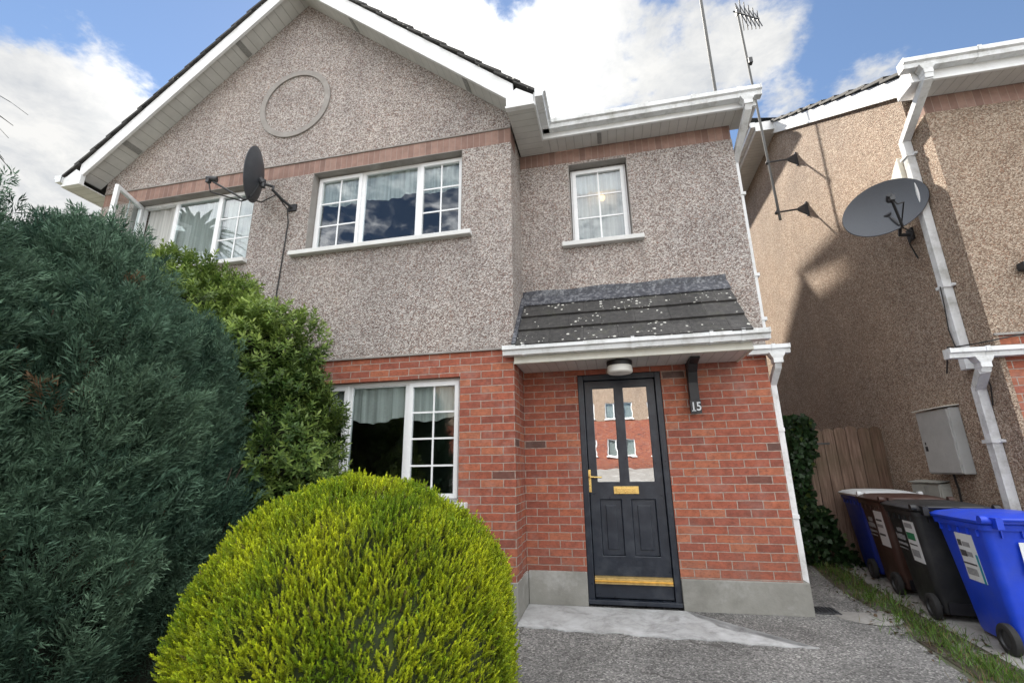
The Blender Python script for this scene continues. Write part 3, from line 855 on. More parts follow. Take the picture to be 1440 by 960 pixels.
def text_mesh(txt, size, mat, parent, name, loc, rot, depth=.002, align='CENTER', sx=1.0):
    cu = bpy.data.curves.new('tmp_text', 'FONT'); cu.body = txt; cu.size = size; cu.extrude = depth
    cu.align_x = align; cu.align_y = 'CENTER'; cu.offset = .0015
    to = bpy.data.objects.new('tmp_text', cu); COL.objects.link(to)
    dg = bpy.context.evaluated_depsgraph_get(); dg.update()
    me = bpy.data.meshes.new_from_object(to.evaluated_get(dg))
    bpy.data.objects.remove(to); bpy.data.curves.remove(cu)
    me.materials.clear(); me.materials.append(mat); me.name = name
    o = bpy.data.objects.new(name, me); COL.objects.link(o)
    o.parent = parent; o.location = loc; o.rotation_euler = rot; o.scale = (sx, 1, 1)
    return o
numo = text_mesh('15', .118, M['print_white'], nbo, 'number', (1.742, R-.0915, 1.780), (R_(90), 0, 0), sx=.86)
sf = MB(); sf.box(1.700, 1.736, R-.0915-.002, R-.0915+.001, 1.7385, 1.747); sf.build('number_serif', M['print_white'], nbo)

# porch light
pl = empty('porch_light', (1.03, .21, 2.232)); tag(pl, 'round white drum light with black base fixed under the porch soffit', 'light')
m = MB(); m.lathe((0,0,0), [(.001, -.0), (.118, -.0), (.126, -.012), (.122, -.045), (.10, -.048), (.001, -.048)], 32); m.build('base', M['black_paint'], pl, smooth=True)
m = MB(); m.lathe((0,0,0), [(.108, -.046), (.120, -.052), (.124, -.11), (.112, -.122), (.06, -.126), (.001, -.127)], 32); m.build('diffuser', M['lamp_white'], pl, smooth=True)

# ------------------------------------------------------------------ satellite dishes
def dish(name, label, wall_pt, wall_n, centre, nrm, rw, rh, mat, roll=0, arm_len=.5, lnb_up=.30):
    root = empty(name, wall_pt); tag(root, label, 'satellite dish', 'satellite dishes on the house walls')
    wp, wn = Vector(wall_pt), Vector(wall_n); c = Vector(centre)-wp; nz = Vector(nrm).normalized()
    upg = Vector((0,0,1)); xa = upg.cross(nz).normalized(); ya = nz.cross(xa).normalized()
    cr_, sr_ = math.cos(R_(roll)), math.sin(R_(roll)); xa, ya = xa*cr_+ya*sr_, ya*cr_-xa*sr_
    d = MB(); rings = []
    nseg = 40
    for rr, back in [(t/7, 0) for t in range(0, 8)]:
        rr = max(rr, .001)
        rings.append([c + xa*(rr*rw*math.cos(2*math.pi*k/nseg)) + ya*(rr*rh*math.sin(2*math.pi*k/nseg)) + nz*(.085*(rr*rr-1)) for k in range(nseg)])
    rim = [c + xa*(1.012*rw*math.cos(2*math.pi*k/nseg)) + ya*(1.012*rh*math.sin(2*math.pi*k/nseg)) + nz*(-.010) for k in range(nseg)]
    back = [[v - nz*.008 for v in r] for r in rings]
    d.loft(rings + [rim] + back[::-1], cap=True)
    d.build('reflector', mat, root, smooth=True)
    low = c - ya*rh*.96 - nz*.02
    a = MB(); lnb = c - ya*rh*lnb_up + nz*arm_len
    a.tube([low - nz*.02, low + nz*.06 - ya*.02, lnb - nz*.05 - ya*.035], .013, 8)
    a.build('feed_arm', M['black_metal'], root)
    l = MB(); l.tube([lnb - nz*.085, lnb - nz*.03, lnb + nz*.03], [.036, .034, .022], 12); l.obox(lnb - ya*.03, .022, .022, .028)
    l.build('receiver', M['black_metal'], root, smooth=True)
    m = MB(); hub = c - nz*.13 - ya*rh*.30
    m.tube([c - nz*.085 - ya*rh*.15, hub], .040, 10)
    m.tube([c - nz*.09 - ya*rh*.3, low + ya*.02], .018, 8)
    el = Vector((hub.x*.45, hub.y, hub.z)) if abs(wn.x) > .5 else Vector((hub.x*.9, hub.y*.82, hub.z))
    m.tube([hub + upg*.05, hub - upg*.05], .03, 10)
    return root, m, hub, low, lnb, c
root, m, hub, low, lnb, c = dish('satellite_dish', 'black satellite dish seen edge-on beside the upper window of the gable', (-2.78, -.001, 4.375), (0,-1,0), (-3.12, -.33, 4.69), (-.92, -.40, .07), .29, .345, M['dish'], 0, .46, .42)
pts = [hub, hub+Vector((.10, .06, -.02)), Vector((-.09, -.27, .10)), Vector((-.04, -.12, .03)), Vector((0, -.012, 0))]
m.tube(pts, .017, 10); m.obox((0, -.010, 0), .055, .010, .045)
m.build('mount', M['black_metal'], root, smooth=False)
cb = MB()
cb.tube([lnb + Vector((0,0,-.03)), lnb+Vector((.03, .02, -.17)), lnb+Vector((.12, .05, -.20)), low+Vector((-.1, 0, -.02)), low, low+Vector((.12, .06, -.03)), Vector((-.09, -.20, .08)), Vector((-.03,-.06,-.04)), Vector((-.035, -.012, -.20)), Vector((-.05, -.010, -.6)), Vector((-.075, -.010, -1.3)), Vector((-.08, -.01, -2.4))], .008, 6)
cb.build('cable', M['cable'], root)
root, m, hub, low, lnb, c = dish('satellite_dish', 'wide grey satellite dish on the neighbouring side wall by the white downpipe', (4.399, 1.20, 3.72), (-1,0,0), (4.04, .93, 3.96), (-.46, -.885, .06), .395, .305, M['dish_mesh'], 20, .44, .42)
m.tube([hub, hub+Vector((.12, .06, -.06)), Vector((-.10, .02, .02)), Vector((-.012, 0, 0))], .02, 10); m.obox((-.010, 0, 0), .010, .05, .07)
m.build('mount', M['black_metal'], root)
cb = MB(); cb.tube([lnb, lnb+Vector((.05, 0, -.10)), lnb+Vector((.14, .05, -.06)), low, low+Vector((.12, .04, -.06)), Vector((-.03, .02, -.1)), Vector((-.012, -.02, -.3))], .007, 6)
cb.build('cable', M['cable'], root)

# ------------------------------------------------------------------ aerials
ae = empty('tv_aerial', (3.94, 3.4, 5.2)); tag(ae, 'tall tv aerial mast bracketed off the sunlit neighbouring side wall', 'aerial')
m = MB(); m.tube([(0,0,.02), (-.03, 0, 2.2), (-.065, 0, 4.75)], [.022, .021, .019], 10); m.build('mast', M['pole'], ae)
for zz, yy in ((.17, .02), (1.16, .03)):
    b_ = MB(); b_.tube([(.0, 0, zz), (.40, yy, zz+.03)], .016, 8); b_.prism([(yy-.02, zz-.12), (yy+.02, zz-.12), (yy+.02, zz+.14), (yy-.02, zz+.14)], 'x', .43, .458)
    b_.prism([(.30, zz+.0), (.44, zz-.10), (.44, zz+.12), (.30, zz+.045)], 'y', yy-.012, yy+.012)
    b_.tube([(-.03, -.03, zz), (-.03, .03, zz)], .03, 8)
    b_.build('bracket', M['black_metal'], ae)
m = MB(); m.obox((-.01, -.02, 3.36), .035, .045, .06); m.build('amplifier', M['black_metal'], ae, bevel=.006)
an = MB(); bd = Vector((.42, .30, .10)); st0 = Vector((-.06, 0, 4.58)); bdn = bd.normalized()
an.tube([st0-bdn*.12, st0+bdn*.62], .014, 8)
ev = Vector((.45, .15, -.85)).normalized(); ev = (ev - bdn*ev.dot(bdn)).normalized(); ew = bdn.cross(ev)
for k in range(5):
    pp = st0 + bdn*(.10+.125*k)
    for q in (ev, (ev*.9+ew*.28).normalized()):
        an.tube([pp-q*(.30-.03*k), pp+q*(.34-.035*k)], .010, 6)
    an.obox(pp, .018, .018, .018)
an.obox(st0, .03, .04, .05)
an.build('antenna', M['black_metal'], ae)
a2 = empty('aerial_mast', (2.96, 2.41, 5.1)); tag(a2, 'plain grey aerial mast rising behind the gutter over the front door', 'aerial')
m = MB(); m.tube([(0,0,0), (0,0,6.2)], .024, 10); m.build('mast', M['pole'], a2)
for zz in (.15, .9):
    b_ = MB(); b_.tube([(0,0,zz), (-.45, 0, zz)], .016, 8); b_.box(-.47, -.45, -.04, .04, zz-.12, zz+.12); b_.build('bracket', M['black_metal'], a2)

# ------------------------------------------------------------------ neighbouring house
NX, NY = 4.40, R
nh = empty('neighbouring_house', (0, 0, 0)); tag(nh, 'pebble-dashed house across the side passage, its side wall half in sun', 'house')
w = MB()
NSW = (6.3, 7.0, 3.70, 4.76)
side = [(NY+.262, -.1), (10.6, -.1), (10.6, 5.0), (6.9, 7.60), (4.35, 7.60), (4.20, 7.60), (NY+.262, 5.27)]
w.prism(side, 'x', NX, NX+.26)
w.panel('y', NX, 9.0, ZR-.04, ZB-.04, NY, NY+.26, [NSW])
w.panel('y', NX, NX+.045, -.1, ZR-.04, NY, NY+.26)
w.panel('y', 4.67, 13.0, 0, 5.0, 10.34, 10.6)
w.build('wall', M['pebble_sunwarm'], nh)
b = MB(); b.panel('y', NX+.047, 9.0, -.1, ZR-.04, NY+.012, NY+.26); b.build('brick_wall', M['brick'], nh)
s = MB(); s.panel('y', NX+.012, 9.0, ZB-.04, ZT-.02, NY+.010, NY+.26); s.build('soldier_course', M['soldier'], nh)
s = MB(); s.box(NX+.01, 9.0, NY-.012, NY+.014, ZR-.055, ZR-.035); s.build('drip_bead', M['smooth'], nh)
window(nh, NSW, NY, (), ((2,3,1),), (6.2, 7.1), NSW[2], inset=.012)
w2 = MB(); w2.panel('x', 0, 10.6, -.1, 5.2, 9.0, 9.26); w2.panel('y', 9.0, 15.0, -.1, 5.2, 0, .26); w2.build('wall', M['pebble_sunwarm'], nh)
ev_z = 5.0
bx = MB()
bx.box(4.19, 4.35, .285, NY-.002, ev_z-.012, 5.20); bx.box(4.182, 4.358, .275, .285, ev_z-.012, ev_z+.014); bx.build('boxed_end', M['white'], nh, bevel=.003)
fa = MB(); fa.box(4.19, 9.2, .262, .284, ev_z-.014, 5.205); fa.box(4.19, 9.2, .254, .262, ev_z-.014, ev_z+.012); fa.build('fascia', M['white'], nh, bevel=.003)
so = MB(); so.box(4.351, 9.2, .2845, NY-.001, ev_z-.003, ev_z+.012); so.build('soffit', M['soffit_x'], nh)
gutter('gutter', 'x', 4.09, 9.2, .262, 5.10, -1, M['gutter_white'], nh, (4.75, 5.3))
# verge board up to the half hip
vz = lambda y: 5.37 + .664*(y-.90)
vg = MB()
vg.prism([(.52, vz(.52)-.03), (4.42, vz(4.42)-.03), (4.42, vz(4.42)+.19), (.52, vz(.52)+.19)], 'x', NX-.05, NX-.022)
vg.prism([(.52, vz(.52)-.05), (4.42, vz(4.42)-.05), (4.42, vz(4.42)-.015), (.52, vz(.52)-.015)], 'x', NX-.058, NX-.002)
vg.build('bargeboard', M['white'], nh, bevel=.003)
rt = MB(); hy = math.hypot(1, .664)
tiled_slope(rt, (NX-.09, .22, vz(.22)+.19), (9.3, .22, vz(.22)+.19), (0, 1, .664), 13, 4.3*hy, .030, .034)
zc2 = vz(4.5)+.19
tiled_slope(rt, (NX+.5, 4.5, zc2), (9.3, 4.5, zc2), (0, 1, .664), 4, 1.1*hy)
rt.poly([(3.98, 4.0, 7.80), (3.98, 7.2, 7.80), (5.0, 5.65, 8.75)]); rt.poly([(3.98, 4.0, 7.80), (5.0, 5.65, 8.75), (4.6, 4.3, 7.95)])
rt.poly([(3.98, 7.2, 7.80), (4.6, 7.0, 7.9), (5.0, 5.65, 8.75)])
tiled_slope(rt, (NX-.09, 10.9, 5.1), (9.3, 10.9, 5.1), (0, -1, .664), 13, 4.0*hy)
rt.build('roof', M['tile_lichen'], nh)
# hip eaves box
hb = MB(); hb.box(4.04, NX-.001, 3.98, 7.1, 7.46, 7.475); hb.build('soffit', M['soffit_y'], nh)
hb = MB(); hb.box(4.02, 4.04, 3.96, 7.12, 7.45, 7.62); hb.box(4.04, NX-.001, 3.96, 3.98, 7.45, 7.64); hb.build('fascia', M['white'], nh)
gutter('gutter', 'y', 3.93, 7.1, 4.018, 7.52, -1, M['gutter_white'], nh, (4.6, 5.4))
# downpipe with swan neck
dp = MB(); outlet(dp, 4.285, .205, 5.105)
swan(dp, [(4.285, .205, 5.02), (4.285, .215, 4.975), (4.355, .85, 4.70), (4.355, .86, 2.10)], .040, .040)
d_o = dp.build('downpipe', M['gutter_white'], nh, bevel=.004)
def clip2(m, q):
    yy, zz = q; m.box(NX-.095, NX-.001, yy-.06, yy+.06, zz-.016, zz+.016); m.box(NX-.03, NX-.002, yy-.09, yy-.05, zz-.012, zz+.012)
build_each(pieces(clip2, ((.86, 4.50), (.86, 2.95))), 'pipe_clip', M['gutter_white'], d_o)
gp = gutter('gutter', 'x', 3.97, 6.2, NY-.02, 2.13, -1, M['gutter_white'], nh, (4.26, 4.75), d=.10, h=.085)
dp = MB(); outlet(dp, 4.22, NY-.065, 2.13)
swan(dp, [(4.22, NY-.065, 2.05), (4.22, NY-.05, 2.02), (4.355, .80, 1.90), (4.355, .81, -.05)], .040, .040)
d_o = dp.build('downpipe', M['gutter_white'], nh, bevel=.004)
build_each(pieces(clip2, ((.81, 1.40), (.81, .5))), 'pipe_clip', M['gutter_white'], d_o)
cb = MB()
cb.tube([(NX-.10, .84, 2.95), (NX-.115, .83, 2.75), (NX-.11, .87, 2.5), (NX-.10, .86, 2.32), (NX-.11, .95, 2.34), (NX-.03, 1.12, 2.27), (NX-.01, 1.22, 2.12)], .006, 6)
cb.tube([(NX-.10, .86, 2.32), (NX-.04, .66, 2.30), (NX-.06, .50, 2.28), (NX+.06, .50, 2.30), (NX+.6, .51, 2.40)], .006, 6)
cb.tube([(NX-.02, .74, 2.15), (NX-.012, .70, 1.9), (NX-.012, .74, 1.72)], .006, 6)
cb.build('cable', M['cable'], nh)
wp = MB(); wp.prism([(1.02, 4.27), (1.33, 4.27), (1.27, 4.40), (1.12, 4.56), (1.03, 4.62)], 'x', NX-.05, NX-.001); wp.build('vent_cowl', M['cream'], nh, bevel=.008)
wl = empty('floodlight', (4.79, NY, 2.93)); tag(wl, 'small black outdoor light on the neighbouring front wall at the picture edge', 'light')
m = MB(); m.box(-.05, .16, -.10, -.012, .0, .075); m.build('housing', M['black_metal'], wl, bevel=.008)
m = MB(); m.box(.01, .08, -.012, -.001, -.10, .09); m.box(.03, .06, -.05, -.012, -.03, .0); m.build('bracket', M['black_metal'], wl)

# meter boxes on the side wall
def meter(name, label, y0, y1, z0, z1, d, mat, slot=True):
    r = empty(name, (NX, (y0+y1)/2, z0)); tag(r, label, 'meter box')
    m = MB(); hw = (y1-y0)/2; h = z1-z0
    m.box(-d, -.001, -hw, hw, 0, h); m.build('cabinet', mat, r, bevel=.010)
    m = MB(); m.box(-d-.014, -d+.002, -hw+.012, hw-.012, .012, h-.012)
    m.build('door', mat, r, bevel=.006)
    m = MB(); m.prism([(-d-.035, h+.004), (.0, h+.02), (.0, h+.032), (-d-.035, h+.016)], 'y', -hw-.012, hw+.012); m.build('lid', M['cream'] if slot else mat, r, bevel=.003)
    if slot:
        m = MB(); m.box(-d-.0165, -d-.013, hw-.09, hw-.05, h*.36, h*.36+.05); m.box(-d-.017, -d-.013, hw-.075, hw-.06, h*.46, h*.46+.03); m.build('lock', M['black_paint'], r)
        build_each(pieces(lambda m, q: m.tube([(-d-.006, -hw+.004, h*q-.03), (-d-.006, -hw+.004, h*q+.03)], .008, 8), (.18, .5, .82)), 'hinge', mat, r)
    return r
meter('meter_box', 'large pale grey meter cabinet on the neighbouring side wall', 1.19, 1.72, 1.10, 1.765, .105, M['meter'])
meter('meter_box', 'small stained meter box low on the wall under the larger grey cabinet', 1.62, 2.12, .62, 1.00, .10, M['meter_old'], False)
cb = MB(); cb.tube([(NX-.02, 1.50, 1.10), (NX-.015, 1.49, .95), (NX-.02, 1.50, .55)], .010, 6); cb.build('conduit', M['cable'], nh)

# ------------------------------------------------------------------ fence
fn = empty('wooden_fence', (2.55, 2.70, gz(2.7))); tag(fn, 'weathered brown close-board fence with rounded tops at the end of the passage', 'fence')
m = MB(); x = .0; k = 0
while x < 1.83:
    wd = .134; h = 1.70 + random.uniform(-.018, .018) - gz(2.7); t = .02
    yo = random.uniform(-.004, .004)
    prof = [(x, 0), (x+wd, 0), (x+wd, h-.05)] + [(x+wd/2+wd/2*math.cos(a), h-.05+.05*math.sin(a)) for a in [math.pi*j/8 for j in range(1, 8)]] + [(x, h-.05)]
    m.prism(prof, 'y', yo, yo+t); x += .142; k += 1
m.build('boards', M['wood'], fn)
build_each(pieces(lambda m, zz: m.box(-.0, 1.84, .03, .07, zz, zz+.09), (.35, 1.42)), 'rail', M['wood'], fn)
m = MB(); m.box(.93, 1.20, -.012, -.005, 1.46, 1.485); m.build('hinge_strap', M['pole'], fn)

# ------------------------------------------------------------------ wheelie bins
def rrect(cx, cy, hx, hy, z, r=.05, n=5):
    pts = []
    for sx, sy, a0 in ((1,1,0), (-1,1,90), (-1,-1,180), (1,-1,270)):
        for k in range(n+1):
            a = R_(a0+90*k/n)
            pts.append((cx+sx*(hx-r)+r*math.cos(a), cy+sy*(hy-r)+r*math.sin(a), z))
    return pts
def make_bin(label, loc, rz, body, lidm, sticker=None, print_=True, back_sticker=False, lid_patch=None, s=1.0, sh=0.0):
    # local: back (wheels, hinge) towards -y, front towards +y; left side is -x
    r = empty('wheelie_bin', loc, rz); tag(r, label, 'wheelie bin', 'wheelie bins in the side passage')
    r.scale = (s, s, s)
    m = MB()
    rings = [rrect(0, .00, .205, .225, .045, .04), rrect(0, .0, .215, .235, .07, .045), rrect(0, .02, .25, .275, .48, .05), rrect(0, .04, .275, .315, .80, .05), rrect(0, .04, .278, .318, .815, .05)]
    m.loft(rings)
    m.loft([rrect(0, .04, .292, .334, .815, .05), rrect(0, .04, .296, .338, .85, .05), rrect(0, .04, .292, .334, .856, .05)])
    for sx in (-1, 1):                                            # moulded ribs under the rim
        for yy in (-.20, -.08, .04, .16, .28): m.box(sx*.268-.012, sx*.268+.020, yy-.004, yy+.004, .765, .82) if sx > 0 else m.box(-.288, -.256, yy-.004, yy+.004, .765, .82)
    for xx in (-.18, -.06, .06, .18): m.box(xx-.004, xx+.004, -.292, -.262, .765, .82)
    m.build('body', body, r, bevel=0, smooth=True)
    l = MB()
    rg = [rrect(0, .06, .300, .365, .858, .06), rrect(0, .06, .305, .372, .866, .06), rrect(0, .06, .305, .372, .880, .06), rrect(0, .06, .296, .360, .888, .06),
          rrect(0, .06, .270, .330, .905, .08), rrect(0, .06, .20, .25, .922, .09), rrect(0, .06, .09, .12, .928, .06)]
    l.loft(rg); l.box(-.07, .07, .40, .455, .862, .882)
    lo = l.build('lid', lidm, r, smooth=True)
    if lid_patch is not None:
        q = MB(); q.loft([rrect(-.0, .22, .24, .17, .906, .06), rrect(0, .22, .24, .17, .914, .06)]); q.build('lid_cover', lid_patch, lo)
    h = MB()
    h.tube([(-.20, -.345, .895), (.20, -.345, .895)], .014, 8)
    for sx in (-.21, 0, .21):
        h.box(sx-.02, sx+.02, -.36, -.29, .83, .905)
    for sx in (-1, 1): h.lathe((sx*.285, -.315, .89), [(.001, -.02), (.030, -.02), (.030, .02), (.001, .02)], 14, Matrix.Rotation(R_(90), 3, 'Y'))
    h.build('handle', lidm if lidm != body else body, r, smooth=True)
    ax = MB(); ax.tube([(-.27, -.215, .10), (.27, -.215, .10)], .012, 8); ax.box(-.17, .17, -.25, -.20, .05, .14); ax.build('axle', M['black_paint'], r)
    for sx in (-1, 1):
        wm = MB(); rot = Matrix.Rotation(R_(90), 3, 'Y')
        wm.lathe((sx*.262, -.215, .10), [(.06, -.026), (.088, -.026), (.099, -.018), (.10, 0), (.099, .018), (.088, .026), (.06, .026)], 26, rot)
        wo = wm.build('wheel', M['rubber'], r, smooth=True)
        rm = MB(); rm.lathe((sx*.262, -.215, .10), [(.001, -.018), (.02, -.022), (.055, -.012), (.061, -.024), (.061, .024), (.055, .012), (.02, .022), (.001, .018)], 22, rot); rm.build('rim', M['black_metal'], wo, smooth=True)
    lean = math.atan2(.06, .73)
    def on_side(mb_fn, name, mat, yc, zc, parent, off=.004):
        xx = -.2165 - (zc-.07)*.0815
        o = mb_fn.build(name, mat, parent)
        return o
    def side_xy(y, z, off):   # point on the sloping left side
        xx = -(.215 + (z-.07)*.0845) if z < .48 else -(.25 + (z-.48)*.078)
        return (xx-off, y, z)
    def patch(y0, y1, z0, z1, off=.002):
        q = MB(); a_ = [side_xy(y0, z0, off), side_xy(y1, z0, off), side_xy(y1, z1, off), side_xy(y0, z1, off)]
        q.loft([a_, [(p_[0]+.0015, p_[1], p_[2]) for p_ in a_]]); return q
    if sticker:
        so = patch(-.10+sh, .12+sh, .42, .76).build('sticker', M['sticker'], r)
        for k, (yA, yB, zA, zB, mm) in enumerate(sticker):
            patch(yA+sh, yB+sh, zA, zB, .0035+.0004*k).build('sticker_print', M[mm], so)
    if print_:
        rr = random.Random(label)
        for zc, hh, yA, yB in ((.66, .045, .10, .22), (.60, .055, .07, .24), (.54, .028, .06, .25), (.50, .012, .08, .25)):
            y = yA; t = MB()
            while y < yB:
                wd = rr.uniform(.008, .022); q = patch(y, y+wd, zc-hh*rr.uniform(.35, .5), zc+hh*rr.uniform(.25, .5)); t.add(q.v, q.f); y += wd+rr.uniform(.006, .012)
            t.build('lettering', M['ink_pale'], r)
    if back_sticker:
        q = MB(); q.box(-.10, .10, -.2915, -.289, .52, .74); qo = q.build('sticker', M['sticker'], r); 
    return r
stk = [(-.02, .11, .43, .755, 'sticker'), (.06, .11, .665, .71, 'ink'), (-.04, .05, .665, .70, 'ink_grey'), (.035, .11, .59, .635, 'ink'), (-.04, .03, .595, .63, 'ink_grey'), (-.05, .11, .535, .547, 'ink'), (-.03, .10, .46, .51, 'ink_grey'), (-.098, -.075, .42, .62, 'teal')]
SH = -.10
stk2 = [(-.05, .11, .60, .66, 'green'), (-.05, .10, .555, .567, 'ink'), (-.05, .10, .46, .52, 'ink_grey'), (-.05, .10, .70, .74, 'ink_grey')]
stk3 = [(-.05, .10, .66, .68, 'ink'), (-.05, .10, .60, .63, 'ink_grey'), (-.05, .10, .52, .54, 'ink')]
make_bin('bright blue wheelie bin with a white and teal sticker, nearest the street', (3.80, .09, gz(.1)-.004), R_(-5), M['bin_blue'], M['bin_blue'], stk, False, True)
make_bin('black wheelie bin with a green striped sticker and white lettering', (3.755, .78, gz(.75)+.003), R_(-8), M['bin_black'], M['bin_black'], stk2, True, sh=-.11)
make_bin('brown wheelie bin with a narrow white label between the black and dark blue bins', (3.85, 1.50, gz(1.5)+.003), R_(-7), M['bin_brown'], M['bin_brown'], stk3, True, sh=-.11)
make_bin('dark blue wheelie bin with a white lid standing against the fence', (3.93, 2.12, gz(2.1)+.003), R_(-7), M['bin_navy'], M['sticker'], None, False, False)

# ------------------------------------------------------------------ ground and setting
def sheet(name, pts, mat, dz, kind='structure', thick=.0, sub=6):
    """ground-following polygon sheet"""
    bm = bmesh.new(); vs = [bm.verts.new((x, y, 0)) for x, y in pts]; bm.faces.new(vs)
    bmesh.ops.triangulate(bm, faces=bm.faces)
    ys = [p[1] for p in pts]
    for yy in [v for v in (-9, -11, -17, -20, -29) if min(ys) < v < max(ys)]:
        bmesh.ops.bisect_plane(bm, geom=bm.verts[:]+bm.edges[:]+bm.faces[:], plane_co=(0, yy, 0), plane_no=(0, 1, 0))
    for v in bm.verts: v.co.z = gz(v.co.y) + dz
    if thick:
        r = bmesh.ops.extrude_face_region(bm, geom=bm.faces[:])
        for v in [g for g in r['geom'] if isinstance(g, bmesh.types.BMVert)]: v.co.z -= thick
    bmesh.ops.recalc_face_normals(bm, faces=bm.faces)
    me = bpy.data.meshes.new(name); bm.to_mesh(me); bm.free(); me.materials.append(mat)
    o = bpy.data.objects.new(name, me); COL.objects.link(o); tag(o, kind=kind)
    if not thick:
        if len(me.polygons) and me.polygons[0].normal.z < 0: me.flip_normals()
    return o
sheet('ground', [(-160, -160), (160, -160), (160, 160), (-160, 160)], M['ground'], 0.0)
sheet('garden_bed', [(-5.8, -9), (.02, -9), (.02, -.02), (-5.8, -.02)], M['soil'], .004)
drv = [(.0, -9), (3.15, -9)] + [(3.02+.03*math.sin(y*3.1)+ (.16*max(0, y)/2.6), y) for y in [(-8+k*.35) for k in range(0, 31)] if y < 2.68] + [(3.35, 2.68), (2.5, 2.68), (2.5, R-.03), (.0, R-.03)]
sheet('driveway', drv, M['asphalt'], .008)
sheet('side_path', [(3.36, -9), (4.39, -9), (4.39, 2.69), (3.52, 2.69), (3.40, .8)], M['concrete'], .010)
sheet('neighbour_driveway', [(4.39, -9), (8.9, -9), (8.9, R-.02), (4.39, R-.02)], M['asphalt'], .006)
ap = [(.012, R-.04), (.012, -.02)]
xs = np.linspace(.02, 2.28, 90)
for i, xx in enumerate(xs): ap.append((float(xx), -.10-.10*xx/2.3 + .012*math.sin(xx*9)+.010*math.sin(xx*23+1)+random.uniform(-.006, .006)))
ap += [(2.20, -.20), (2.05, -.12), (1.92, -.02), (1.80, .04), (1.66, .13), (1.62, .25), (1.52, .34), (1.46, R-.04)]
sheet('concrete_apron', ap, M['apron'], .016, thick=.02)
sheet('pavement', [(-60, -11), (60, -11), (60, -9), (-60, -9)], M['concrete'], .010)
kb = MB(); kb.box(-60, 60, -11.14, -11.0, -.50, -.375); kb.box(-60, 60, -17.0, -16.86, -.50, -.375); tag(kb.build('kerb', M['concrete'], None), kind='structure')
sheet('road', [(-60, -16.86), (60, -16.86), (60, -11.14), (-60, -11.14)], M['road'], -.09+.004) if False else None
rd_ = sheet('road', [(-60, -16.86), (60, -16.86), (60, -11.14), (-60, -11.14)], M['road'], .006)
sheet('pavement', [(-60, -19.6), (60, -19.6), (60, -17), (-60, -17)], M['concrete'], .010)
sheet('opposite_driveway', [(-20, -30.4), (20, -30.4), (20, -19.6), (-20, -19.6)], M['concrete'], .012)
# gully cover
gc = empty('gully_cover', (2.66, .70, gz(.70)+.012)); tag(gc, 'small dark gully grate on the driveway by the house corner', 'drain')
m = MB()
m.box(-.10, .10, -.10, .10, -.004, .003); m.build('frame', M['black_metal'], gc, bevel=.002)
m = MB()
for k in range(6): m.box(-.085+.03*k, -.085+.03*k+.016, -.085, .085, .003, .010)
m.build('grating', M['black_metal'], gc)
mh = empty('inspection_cover', (2.95, .62, gz(.62)+.009)); tag(mh, 'round concrete inspection cover ring set flush in the driveway', 'drain')
m = MB(); m.lathe((0,0,0), [(.001, .002), (.20, .002), (.205, -.002), (.212, -.002), (.217, .003), (.25, .003), (.255, -.004)], 40); m.build('cover', M['concrete'], mh)

# ------------------------------------------------------------------ foliage
def frames(d, roll=None):
    d = d/np.linalg.norm(d, axis=1, keepdims=True)
    ref = np.where(np.abs(d[:, 2:3]) < .92, np.array([[0, 0, 1.0]]), np.array([[1.0, 0, 0]]))
    x = np.cross(ref, d); x /= np.linalg.norm(x, axis=1, keepdims=True); y = np.cross(d, x)
    if roll is None: roll = rng.uniform(0, 2*np.pi, len(d))
    c, s_ = np.cos(roll)[:, None], np.sin(roll)[:, None]
    return np.stack([x*c+y*s_, -x*s_+y*c, d], axis=2)       # columns x, y, z
def scatter(name, templates, which, pos, fr, scale, colors, mat, parent, extra=None, tcol=None):
    V, Cc = [], []
    for ti, T in enumerate(templates):
        idx = np.where(which == ti)[0]
        if not len(idx): continue
        P = np.einsum('nij,kj->nki', fr[idx], T)*scale[idx, None, None] + pos[idx, None, :]
        V.append(P.reshape(-1, 3))
        k = T.shape[0]
        cc = np.repeat(colors[idx][:, None, :], k, axis=1)
        if tcol is not None: cc = cc*tcol[ti][None, :, :]
        Cc.append(cc.reshape(-1, 3))
    V = np.concatenate(V); Cc = np.concatenate(Cc)
    nq = len(V)//4
    me = bpy.data.meshes.new(name)
    me.vertices.add(len(V)); me.vertices.foreach_set('co', V.astype(np.float32).ravel())
    me.loops.add(nq*4); me.loops.foreach_set('vertex_index', np.arange(nq*4, dtype=np.int32))
    me.polygons.add(nq); me.polygons.foreach_set('loop_start', np.arange(0, nq*4, 4, dtype=np.int32))
    me.polygons.foreach_set('loop_total', np.full(nq, 4, dtype=np.int32))
    me.update(calc_edges=True)
    ca = me.color_attributes.new('Col', 'FLOAT_COLOR', 'POINT')
    ca.data.foreach_set('color', np.concatenate([Cc, np.ones((len(Cc), 1))], 1).astype(np.float32).ravel())
    me.materials.append(mat)
    o = bpy.data.objects.new(name, me); COL.objects.link(o)
    if parent: o.parent = parent
    return o
def leaf_quad(base, d, side, L, Wd, fold=.2):
    base, d, side = map(np.asarray, (base, d, side)); n_ = np.cross(d, side)
    return [base, base+d*L*.45+side*Wd*.5+n_*Wd*fold, base+d*L, base+d*L*.45-side*Wd*.5+n_*Wd*fold]
def unit(v): v = np.asarray(v, float); return v/np.linalg.norm(v)
def lumps(n, k=3.0, seed=0):
    r = np.random.default_rng(seed); F = r.normal(size=(n, 3))*k; ph = r.uniform(0, 6.28, n)
    return lambda p: sum(np.sin(p@F[i]+ph[i]) for i in range(n))/math.sqrt(n)

